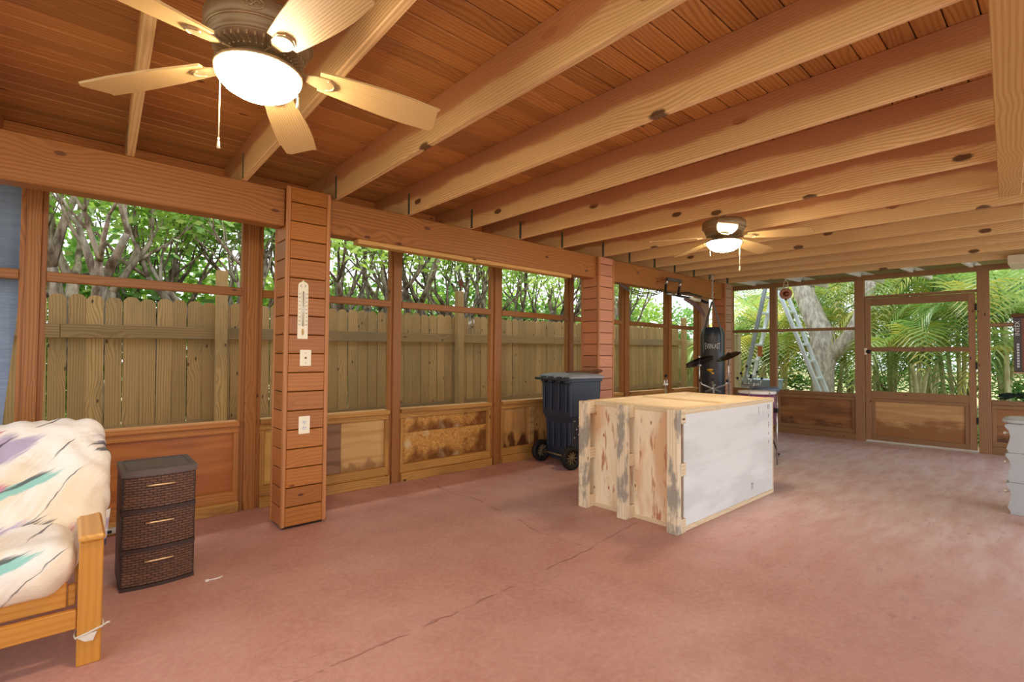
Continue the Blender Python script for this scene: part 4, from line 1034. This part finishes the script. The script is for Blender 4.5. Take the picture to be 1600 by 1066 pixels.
# ---- right edge: grey drawer cart, shelf with carton, glove
gc = empty('drawer_cart', 'pale grey plastic three-tier drawer cart at the open side', 'drawer cart', (5.86, .16, 0))
for k in range(3):
    z = .02+k*.235
    pr = [(.20, z), (.215, z+.03), (.20, z+.09), (.192, z+.13), (.20, z+.175), (.222, z+.205), (.222, z+.222), (.20, z+.232)]
    ds = MB(); pl = [(-.20, z)]+pr+[(-.20, z+.232)]
    ds.prism([(a, b) for a, b in pl], -.17, .17, Matrix(((0, 0, 1, 0), (1, 0, 0, 0), (0, 1, 0, 0), (0, 0, 0, 1))))
    dd = link('drawer', ds, W['greyplastic'], gc)
    link('knob', MB().lathe([(0, 0), (.008, 0), (.008, .012), (.014, .018), (.012, .03), (0, .032)], 10, Matrix.Rotation(-PI/2, 4, 'X')), W['clearknob'], dd, (-.10, .205, z+.15))
link('lid', ring_loft([rr(-.18, .18, -.21, .222, .725, .06), rr(-.195, .195, -.22, .24, .735, .07), rr(-.195, .195, -.22, .24, .752, .07), rr(-.17, .17, -.19, .21, .762, .06)]), W['greyplastic'], gc)
link('base', MB().box((-.18, -.2, 0), (.18, .2, .02), .004), W['greyplastic'], gc)
sh = empty('wall_shelf', 'thin dark shelf fixed to the pale post at the open side', 'shelf', (5.3, .1, 1.15))
link('shelf_board', MB().box((-.42, -.3, -.006), (.06, .185, .008), .002), W['bronze'], sh)
link('bracket', MB().box((-.2, .02, -.03), (.06, .04, -.006), .002).box((.045, .02, -.12), (.06, .04, -.006), .002), W['bronze'], sh)
ib = empty('carton', 'dark charcoal pool-gear carton standing on the thin shelf', 'box', (5.05, .05, 1.158))
link('box_body', MB().box((-.15, -.2, 0), (.15, .228, .375), .003), W['box_dark'], ib)
link('box_flap', MB().box((-.155, -.2, .376), (.155, .238, .402), .003), plain('brown_flap', (92, 62, 36), .7, .2), ib)
link('rust_edge', MB().box((-.1515, -.2, .01), (-.150, .188, .37), 0), W['box_red'], ib)
vs, fs = text_mesh('INTEX', .036)
link('brand_lettering', MB().add([(-.1525, .207+v[1]*.9, .300+v[0]*1.0) for v in vs], [f_[::-1] for f_ in fs]), W['bag_print'], ib)
sm_ = MB()
for k in range(9): sm_.box((-.1527, .200, .03+k*.019), (-.1522, .212, .03+k*.019+.013), 0)
link('small_print', sm_, W['greyplastic'], ib)
gl = empty('garden_glove', 'dark green garden glove lying on the far window sill at the open side', 'glove', (9.0, .55, .705))
pm = MB().lathe([(0, -.02), (.03, -.018), (.042, 0), (.03, .018), (0, .02)], 14, Matrix.Translation((0, -.06, .075)) @ Matrix.Rotation(.3, 4, 'X'))
pm.tube([(0, -.20, .02), (0, -.14, .07), (0, -.06, .08)], [.03, .035, .035], 10)
for k, (l, dz) in enumerate(((.10, -.012), (.12, .002), (.11, .012))):
    pm.tube([(0.012*(k-1), -.04, .075+dz), (.012*(k-1), .02, .075+dz*1.5), (.014*(k-1), .02+l*.5, .055+dz*2), (.014*(k-1), l, .045+dz*2.2)], [.014, .013, .012, .008], 8)
pm.tube([(0, -.04, .065), (0, .01, .04), (0, .06, .015)], [.013, .012, .008], 8)
link('glove_fabric', pm, W['glove'], gl)
sc_ = link('paper_scrap', MB().tube([(.60, 3.16, .004), (.63, 3.15, .006), (.655, 3.155, .004), (.67, 3.17, .004)], .0035, 5).box((.585, 3.15, 0), (.605, 3.175, .006), .002), W['paper']); tag(sc_, 'tiny twisted white scrap on the floor in front of the drawers', 'scrap')

# ================================================================== OUTSIDE
# ---- picket fence
fe = empty('fence', 'weathered dog-ear picket fence running behind the left wall', 'fence', (5.3, 6.7, -.01))
fe.rotation_euler = (0, -.011, 0)
FX, FY = 5.3, 6.7
def picket(wd, h): 
    c_ = .028
    pl = [(-wd/2, 0), (wd/2, 0), (wd/2, h-.045)]+[(wd/2-.012-.0*k, h-.03) for k in range(1)]+[(wd*.28, h-.006), (0, h), (-wd*.28, h-.006), (-wd/2+.012, h-.03), (-wd/2, h-.045)]
    return MB().prism(pl, -.009, .009, Matrix.Rotation(PI/2, 4, 'X'))
pms = []
for wd in (.138, .141, .136): m = picket(wd, 1.89).mesh('picket'); m.materials.append(W['fence']); pms.append(m)
x = -2.4
while x < 11.65:
    o = link('picket', random.choice(pms), None, fe, (x-FX, random.uniform(-.003, .003), random.uniform(-.012, .006)), (0, random.uniform(-.004, .004), 0)); x += .1455
for k in range(6):
    for z0, z1 in ((1.45, 1.59), (.43, .52), (.10, .19)): bx('fence_rail', (-2.4+k*2.35-FX, -.052, z0), (-2.4+(k+1)*2.35-.004-FX, -.0105, z1), W['fence_x'], fe)
for xp, zt in ((-1.6, 2.2), (1.34, 2.25), (4.73, 2.28), (8.2, 2.22), (11.72, 2.15)): bx('fence_post', (xp-.055-FX, -.16, 0), (xp+.055-FX, -.054, zt), W['fence_x'] if False else W['fence'], fe)
f2 = empty('pale_fence', 'paler sunlit fence section beyond the end of the picket fence', 'fence', (14, 7.2, -.06))
pm2 = MB().box((-.07, -.009, 0), (.07, .009, 1.75), .003).mesh('picket'); pm2.materials.append(W['fence_pale'])
for k in range(34): link('picket', pm2, None, f2, (-2.2+k*.15, 0, 0))
for z in (1.55, .95, .3): bx('fence_rail', (-2.3, -.05, z), (3.0, -.01, z+.09), W['fence_pale'], f2)
f3 = empty('garden_post', 'pale upright garden post beyond the far window', 'post', (10.6, 4.75, -.06))
link('post_shaft', MB().box((-.06, -.06, 0), (.06, .06, 1.75), .004), W['fence_pale'], f3); link('post_cap', MB().box((-.07, -.07, 1.75), (.07, .07, 1.78), .004), W['fence_pale'], f3)

star = link('star_ornament', MB().prism([((.085 if k % 2 == 0 else .034)*math.cos(PI/2+k*PI/5), (.085 if k % 2 == 0 else .034)*math.sin(PI/2+k*PI/5)) for k in range(10)], -.006, .006, Matrix.Rotation(PI/2, 4, 'X')).box((-.008, -.004, -.12), (.008, .004, -.03), 0), W['rust'], None, (4.73, 6.59, 2.40)); tag(star, 'rusty star ornament on top of the fence post', 'ornament')
wc = empty('wind_chime', 'silver tube wind chime hung outside below the window rail', 'wind chime', (3.40, 4.52, 1.40))
link('chime_disc', MB().lathe([(0, .33), (.035, .33), (.037, .336), (.035, .342), (0, .342)], 16).tube([(0, 0, .34), (0, 0, .36), (0, -.04, .365)], .003, 5), W['bark'] if False else W['rust'], wc)
for k in range(5):
    a = k*2*PI/5; link('chime_tube', MB().tube([(.028*math.cos(a), .028*math.sin(a), .06+.02*k), (.028*math.cos(a), .028*math.sin(a), .30)], .0065, 8).tube([(.028*math.cos(a), .028*math.sin(a), .30), (.028*math.cos(a), .028*math.sin(a), .332)], .0012, 4), W['steel'], wc)
link('clapper', MB().tube([(0, 0, .02), (0, 0, .332)], .0015, 4).lathe([(0, .15), (.015, .15), (.015, .165), (0, .165)], 10), W['rust'], wc)

g = []; nx, nz = 14, 14
for i in range(nx+1):
    for k in range(nz+1):
        u_, v_ = i/nx, k/nz; g.append((-1.36+1.11*u_-.06*u_*max(0, .55-v_)*2, 4.53+.025*math.sin(u_*9)+.03*math.sin(v_*5+u_*4), .60+1.75*v_))
shd = MB(); Q = [(i*(nz+1)+k, (i+1)*(nz+1)+k, (i+1)*(nz+1)+k+1, i*(nz+1)+k+1) for i in range(nx) for k in range(nz)]
shd.add(g, Q, True); shd.add([(x, y_+.004, z) for x, y_, z in g], [q_[::-1] for q_ in Q], True)
o = link('shade_cloth', shd, W['shade']); tag(o, 'blue-grey shade cloth hung outside the first window bay', 'shade cloth')

# ---- ladder
ld = empty('ladder', 'tall aluminium step ladder standing open in front of the forked trunk', 'ladder', (11.0, 3.9, -.06))
def LP(yv, z, x): return (x-11.0, yv-3.9, z+.06)
def section(yb, yt, zt, mat_near, name):
    for xx, mt_ in ((10.9, 'alu_dark' if name == 'back' else 'alu'), (11.32, 'alu')):
        a, b = Vector(LP(yb, -.05, xx)), Vector(LP(yt, zt, xx)); dv = (b-a); L_ = dv.length
        q_ = dv.to_track_quat('Z', 'X').to_matrix().to_4x4(); q_.translation = a
        link('rail', MB().box((-.03, -.045, 0), (.03, .045, L_), .004), W[mt_], ld, a, dv.to_track_quat('Z', 'X').to_euler())
    n_ = 9
    for k in range(n_):
        t = (k+.6)/n_; yv = yb+(yt-yb)*t; z = -.05+(zt+.05)*t
        bx('rung', LP(yv-.04, z-.022, 10.92), LP(yv+.04, z+.022, 11.30), W['alu'], ld, .005)
section(3.06, 4.16, 2.98, 'alu', 'front'); section(4.88, 4.22, 2.98, 'alu', 'back')
bx('top_cap', LP(4.10, 2.97, 10.86), LP(4.28, 3.03, 11.36), W['alu'], ld)
bx('warning_label', LP(4.50, 1.25, 11.262), LP(4.60, 1.50, 11.272), W['tan'], ld, 0)
tb_ = empty('plastic_tub', 'blue-grey plastic tub outside the far left window', 'tub', (10.1, 3.98, -.06))
link('tub_wall', ring_loft([rr(-.2, .2, -.22, .22, 0.0, .05), rr(-.22, .22, -.25, .25, .86, .05), rr(-.2, .2, -.23, .23, .86, .05)]), W['tub'], tb_); link('tub_rim', MB().tube([(x, y_, .86) for x, y_, z in rr(-.225, .225, -.255, .255, 0, .05)], .014, 6, True), W['tub'], tb_)

ORD = ('first', 'second', 'third', 'fourth', 'fifth', 'sixth', 'seventh', 'eighth', 'ninth', 'tenth', 'eleventh', 'twelfth')
def left_bay(x, y):
    q_ = x*4.4/y
    for lim, nm in ((-.12, 'behind the shade cloth'), (1.1, 'in the bay left of the thermometer'), (2.4, 'in the bay right of the thermometer'), (3.66, 'in the wind chime bay'), (4.9, 'in the bay behind the wheeled bin'), (6.2, 'in the bay right of the faded pillar'), (7.4, 'in the bay under the pull-up bar')):
        if q_ < lim: return nm
    return 'in the bay behind the punching bag'
def far_bay(x, y):
    q_ = y*8.95/x
    for lim, nm in ((.79, 'in the pane right of the door'), (2.15, 'through the screen door'), (3.36, 'in the pane with the ladder front'), (4.1, 'in the pane by the corner pillar')):
        if q_ < lim: return nm
    return 'behind the corner pillar'
def label_rows(items, what, bay):   # items: (object, x, y); left to right as one stands in the room
    seen = {}
    for o, x, y in sorted(items, key=lambda i: -math.atan2(i[2], i[1])):
        b = bay(x, y); k = seen[b] = seen.get(b, 0)+1
        o['label'] = f'{what}, {ORD[k-1]} from the left {b}'
trees, shrubs, palms, hedge, seedlings = [], [], [], [], []
# ---- trees
def limb(mb, p, d, r, L, depth, rnd, spread=.5, n=7, up=.25):
    pts = [p.copy()]; rad = [r]; k_ = 5
    for k in range(k_):
        d = (d+Vector((rnd.uniform(-1, 1), rnd.uniform(-1, 1), rnd.uniform(-.3, 1)))*.14+Vector((0, 0, up*.12))).normalized()
        pts.append(pts[-1]+d*L/k_); rad.append(r*(1-.42*(k+1)/k_))
    mb.tube(pts, rad, n if r > .03 else 5)
    ends = []
    if depth > 0:
        nb_ = 2 if rnd.random() < .6 else 3
        for b in range(nb_):
            a = rnd.uniform(0, 2*PI); q_ = d.orthogonal().normalized(); q_.rotate(Matrix.Rotation(a, 3, d))
            nd = (d+q_*rnd.uniform(spread*.6, spread*1.3)).normalized()
            st_ = pts[-1] if b < 2 else pts[-3]
            ends += limb(mb, st_, nd, rad[-1]*rnd.uniform(.72, .95), L*rnd.uniform(.6, .85), depth-1, rnd, spread, n, up)
    else: ends.append(pts[-1])
    return ends
def leaves_mesh(name, centers, per, rad, size, rnd_np, mat):
    Cn = np.repeat(np.array(centers), per, axis=0); N = len(Cn)
    P = Cn+rnd_np.normal(0, 1, (N, 3))*np.array(rad)
    a = rnd_np.normal(0, 1, (N, 3)); a[:, 2] *= .5; a /= np.linalg.norm(a, axis=1)[:, None]
    b = np.cross(a, rnd_np.normal(0, 1, (N, 3))); b /= np.linalg.norm(b, axis=1)[:, None]
    s = size*rnd_np.uniform(.6, 1.3, (N, 1))
    V = np.stack([P-a*s, P+b*s*.45, P+a*s, P-b*s*.45], axis=1).reshape(-1, 3)
    me = bpy.data.meshes.new(name); me.from_pydata(V.tolist(), [], np.arange(4*N).reshape(-1, 4).tolist()); me.update(); me.materials.append(mat)
    return me
rnd = random.Random(5)
protos = []
for v in range(5):
    mb = MB(); ends = []
    ns = rnd.choice((3, 4, 4))
    a0 = rnd.uniform(0, 6)
    base = Vector((0, 0, 0)); zt = rnd.uniform(.7, 1.15)
    mb.tube([(0, 0, 0), (rnd.uniform(-.05, .05), rnd.uniform(-.05, .05), zt*.5), (0, 0, zt+.1)], [.17, .15, .15], 9)
    for s_ in range(ns):
        a = a0+s_*2*PI/ns; dv = Vector((.42*math.cos(a), .42*math.sin(a), 1)).normalized()
        ends += limb(mb, Vector((.04*math.cos(a), .04*math.sin(a), zt-.05)), dv, rnd.uniform(.075, .125), rnd.uniform(.95, 1.25), 3, rnd, .5)
    tm = mb.mesh('trunk'); tm.materials.append(W['bark'] if v % 2 else W['bark_dark'])
    cs = [tuple(e_) for e_ in ends if e_.z > 3.15]
    lm = leaves_mesh('foliage', cs, 55, (.28, .28, .22), .07, np.random.default_rng(20+v), W['leaf'])
    protos.append((tm, lm))
tree_spots = [(-.9, 8.1), (.15, 7.6), (1.0, 8.5), (1.75, 7.7), (2.7, 8.3), (3.5, 7.6), (4.5, 8.2), (5.4, 7.7), (6.4, 8.4), (7.5, 7.8), (8.8, 8.4), (10.2, 8.0), (12.0, 8.6), (-2.2, 8.6)]
for i, (x, yv) in enumerate(tree_spots):
    tm, lm = protos[i % 5]
    e = empty('tree', 'many-stemmed grey-brown tree growing behind the picket fence', 'tree', (x, yv, -.06), rnd.uniform(0, 6.28), 'trees behind the picket fence')
    e.scale = (rnd.uniform(.9, 1.1),)*3; trees.append((e, x, yv))
    link('trunk', tm, None, e); tag(link('foliage', lm, None, e), kind='stuff')
# leafy shrubs behind the trees
sh_m = []
for v in range(3):
    r_ = np.random.default_rng(60+v); cs = [(r_.uniform(-.9, .9), r_.uniform(-.5, .5), r_.uniform(.3, 2.75)) for _ in range(50)]
    mb = MB()
    for k in range(7):
        a = k*.9; mb.tube([(0, 0, 0), (.25*math.cos(a), .2*math.sin(a), .9), (.6*math.cos(a), .4*math.sin(a), 2.1)], [.03, .02, .01], 5)
    sm2 = mb.mesh('stems'); sm2.materials.append(W['bark'])
    sh_m.append((sm2, leaves_mesh('foliage', cs, 40, (.22, .2, .2), .085, r_, W['leaf'] if v != 1 else W['leaf_dark'])))
for i, (x, yv) in enumerate([(-2.6, 10.2), (-1.2, 9.9), (.3, 10.2), (1.7, 9.9), (3.1, 10.2), (4.5, 9.8), (5.9, 10.2), (7.3, 9.9), (8.7, 10.2), (10.1, 9.8), (11.6, 10.2), (13.2, 9.6), (14.8, 10.0), (16.4, 9.4)]+[(-1.9+1.3*k, 9.15+.25*(k % 2)) for k in range(10)]):
    e = empty('shrub', 'bright green leafy shrub filling the gap behind the fence trees', 'shrub', (x, yv, -.06), rnd.uniform(-.4, .4), 'shrubs behind the fence trees'); e.scale = (1, 1, rnd.uniform(.92, 1.15)*(1 if i < 14 else .86)); shrubs.append((e, x, yv))
    a, b = sh_m[i % 3]; link('stems', a, None, e); tag(link('foliage', b, None, e), kind='stuff')

# ---- forked big trunk
bt = empty('forked_tree', 'thick pale forked tree trunk behind the ladder', 'tree', (12.0, 3.55, -.06))
mb = MB()
def BP(*p): return [(x-12., yv-3.55, z+.06) for yv, z, x in p]
mb.tube(BP((3.52, -.06, 12), (3.54, .5, 12), (3.56, 1.0, 12), (3.52, 1.35, 12), (3.56, 1.7, 12.02), (3.72, 2.1, 12.05), (3.92, 2.6, 12.1), (4.05, 3.2, 12.15), (4.1, 4.2, 12.2)), [.27, .20, .215, .27, .235, .215, .205, .23, .19], 16)
mb.tube(BP((3.46, 1.22, 12), (3.28, 1.42, 11.98), (3.05, 1.66, 11.95), (2.86, 2.0, 11.9), (2.72, 2.6, 11.9), (2.55, 3.6, 11.9)), [.16, .16, .15, .14, .13, .11], 14)
mb.tube(BP((2.72, 2.55, 11.9), (2.6, 2.68, 11.8)), [.06, .04], 8); mb.tube(BP((3.95, 2.7, 12.1), (3.5, 3.3, 12.), (2.4, 3.7, 11.5), (.9, 3.6, 10.9), (.2, 3.5, 10.8)), [.14, .12, .10, .08, .06], 10)
link('trunk', mb, W['bark_pale'], bt)
lm = leaves_mesh('foliage', [(rng.uniform(-1.6, 1.6), rng.uniform(-2.8, 1.6), rng.uniform(3.7, 4.7)) for _ in range(70)], 40, (.3, .3, .2), .08, np.random.default_rng(8), W['leaf_dark'])
tag(link('foliage', lm, None, bt), kind='stuff')

# ---- palms
def frond_mesh(L, seed, mat, droop):
    r_ = random.Random(seed); mb = MB(); n_ = 26; pts = []
    for k in range(n_+1):
        t = k/n_; pts.append(Vector((L*(t-.22*t*t*droop), 0, L*(.75*t-.95*droop*t*t*t-.25*droop*t*t))))
    mb.tube(pts[::3]+[pts[-1]], [.010*(1-.8*k/9)+.002 for k in range(len(pts[::3])+1)], 4)
    for k in range(4, n_+1):
        t = k/n_; ln = L*.34*math.sin(PI*min(1, .18+t*.80))**.7*r_.uniform(.85, 1.1); d = (pts[k]-pts[k-1]).normalized()
        for s_ in (-1, 1):
            side = Vector((0, s_, 0)); dv = (side*.80+d*.62+Vector((0, 0, .28-.3*t))).normalized()
            p = pts[k]; w_ = .011*L; e_ = p+dv*ln+Vector((0, 0, -ln*.34)); m_ = p+dv*ln*.55+Vector((0, 0, -ln*.05))
            wv = d*w_
            mb.add([p-wv*.6, p+wv*.6, m_+wv, m_-wv, e_], [(0, 1, 2, 3), (3, 2, 4)])
    me = mb.mesh('frond'); me.materials.append(mat); return me
FM = [frond_mesh(1.7, 1, W['frond'], .9), frond_mesh(1.5, 2, W['frond'], 1.15), frond_mesh(1.9, 3, W['frond'], .75), frond_mesh(1.6, 4, W['frond_yellow'], .95)]
cane_m = []
for h in (1.2, 1.9, 2.6, 3.3):
    mb = MB(); mb.tube([(0, 0, 0), (.03, .01, h*.4), (.10, .02, h*.8), (.14, .03, h)], [.042, .035, .032, .028], 8)
    for k in range(int(h/.16)): z = .1+k*.16; mb.lathe([(.041, z), (.044, z+.006), (.041, z+.012)], 8, Matrix.Translation((.0+.14*(z/h)**1.5, .03*z/h, 0)))
    m = mb.mesh('cane'); m.materials.append(W['cane']); cane_m.append((h, m))
pr = random.Random(21)
def palm(x, yv, nc, hs, label, group, yellow=.2):
    e = empty('palm', label, 'palm', (x, yv, -.06), 0, group)
    for k in range(nc):
        a = pr.uniform(0, 2*PI); rr_ = pr.uniform(.02, .28)
        h, cm = pr.choice([c_ for c_ in cane_m if c_[0] in hs]); az = pr.uniform(0, 2*PI)
        lean = pr.uniform(0, .16)
        c_ = link('cane', cm, None, e, (rr_*math.cos(a), rr_*math.sin(a), 0), (lean*math.sin(a)*-1, lean*math.cos(a), az))
        M_ = Euler(c_.rotation_euler).to_matrix() @ Vector((.14, .03, h))
        top = Vector(c_.location)+M_
        nf = pr.choice((5, 6, 7))
        for q_ in range(nf):
            fa = q_*2.4+pr.uniform(-.3, .3)
            m = FM[3] if pr.random() < yellow else FM[pr.randrange(3)]
            link('frond', m, None, e, top, (0, pr.uniform(-.55, .12), fa)).scale = (pr.uniform(.75, 1.1),)*3
    return e
G = 'areca palms in the garden'
spots = [(11.4, 1.0, 3, (1.2, 1.9)), (11.6, 2.1, 3, (1.2,)), (11.2, .1, 3, (1.2, 1.9)), (12.9, .4, 5, (1.9, 2.6)), (12.6, 1.5, 5, (1.9, 2.6)), (13.0, 2.6, 5, (1.9, 2.6)), (13.4, 3.6, 4, (1.2, 1.9, 2.6)), (13.0, 4.7, 5, (1.2, 1.9, 2.6)), (13.6, 5.9, 5, (1.2, 1.9, 2.6)),
         (14.6, 1.0, 5, (2.6, 3.3)), (14.8, 2.2, 5, (2.6, 3.3)), (15.0, 3.4, 5, (1.9, 3.3)), (15.2, 4.6, 5, (1.9, 2.6, 3.3)), (15.4, 5.8, 5, (1.9, 2.6)), (14.8, -.4, 5, (2.6, 3.3)), (12.6, -.9, 4, (1.2, 1.9)), (16.6, 2.8, 5, (3.3,)), (16.8, 5.0, 5, (3.3,)), (12.4, 5.3, 3, (1.2,))]
for i, (x, yv, nc, hs) in enumerate(spots):
    e = palm(x, yv, nc, hs, 'clump of slender green areca palms in the garden beyond the far wall', G, .45 if yv > 3.3 else .2); palms.append((e, x, yv))
# low hedge of leafy shrubs behind the palms
for i, (x, yv) in enumerate([(17.6, -1.5), (17.8, .2), (17.6, 1.9), (17.9, 3.6), (17.7, 5.3), (18.0, 7.0), (16.5, 7.6)]):
    e = empty('shrub', 'mid green leafy shrub in the hedge behind the palms', 'shrub', (x, yv, -.06), 1.4+rnd.uniform(-.3, .3), 'hedge shrubs behind the palms'); e.scale = (1.1, 1, .62 if i % 3 else .8); hedge.append((e, x, yv))
    a, b = sh_m[1]; link('stems', a, None, e); tag(link('foliage', b, None, e), kind='stuff')
# low ferny plants at the foot of the palms
lowm = frond_mesh(.8, 9, W['frond'], .9)
for i, (x, yv) in enumerate([(10.7, 2.9), (10.8, 1.7), (10.6, 1.1), (10.9, .3), (11.3, 2.8), (11.8, 4.6), (10.5, 4.4)]):
    e = empty('ground_palm', 'low ferny palm seedling at the foot of the garden palms', 'plant', (x, yv, -.06), 0, 'palm seedlings by the far wall')
    for q_ in range(9): link('frond', lowm, None, e, (0, 0, .02), (0, pr.uniform(-.5, .05), q_*2.4+pr.uniform(-.3, .3)))
    seedlings.append((e, x, yv))
label_rows(trees, 'many-stemmed grey tree', left_bay); label_rows(shrubs, 'leafy green shrub', left_bay)
label_rows(palms, 'slender areca palm clump', far_bay); label_rows(hedge, 'hedge shrub behind the palms', far_bay); label_rows(seedlings, 'low ferny palm seedling', far_bay)
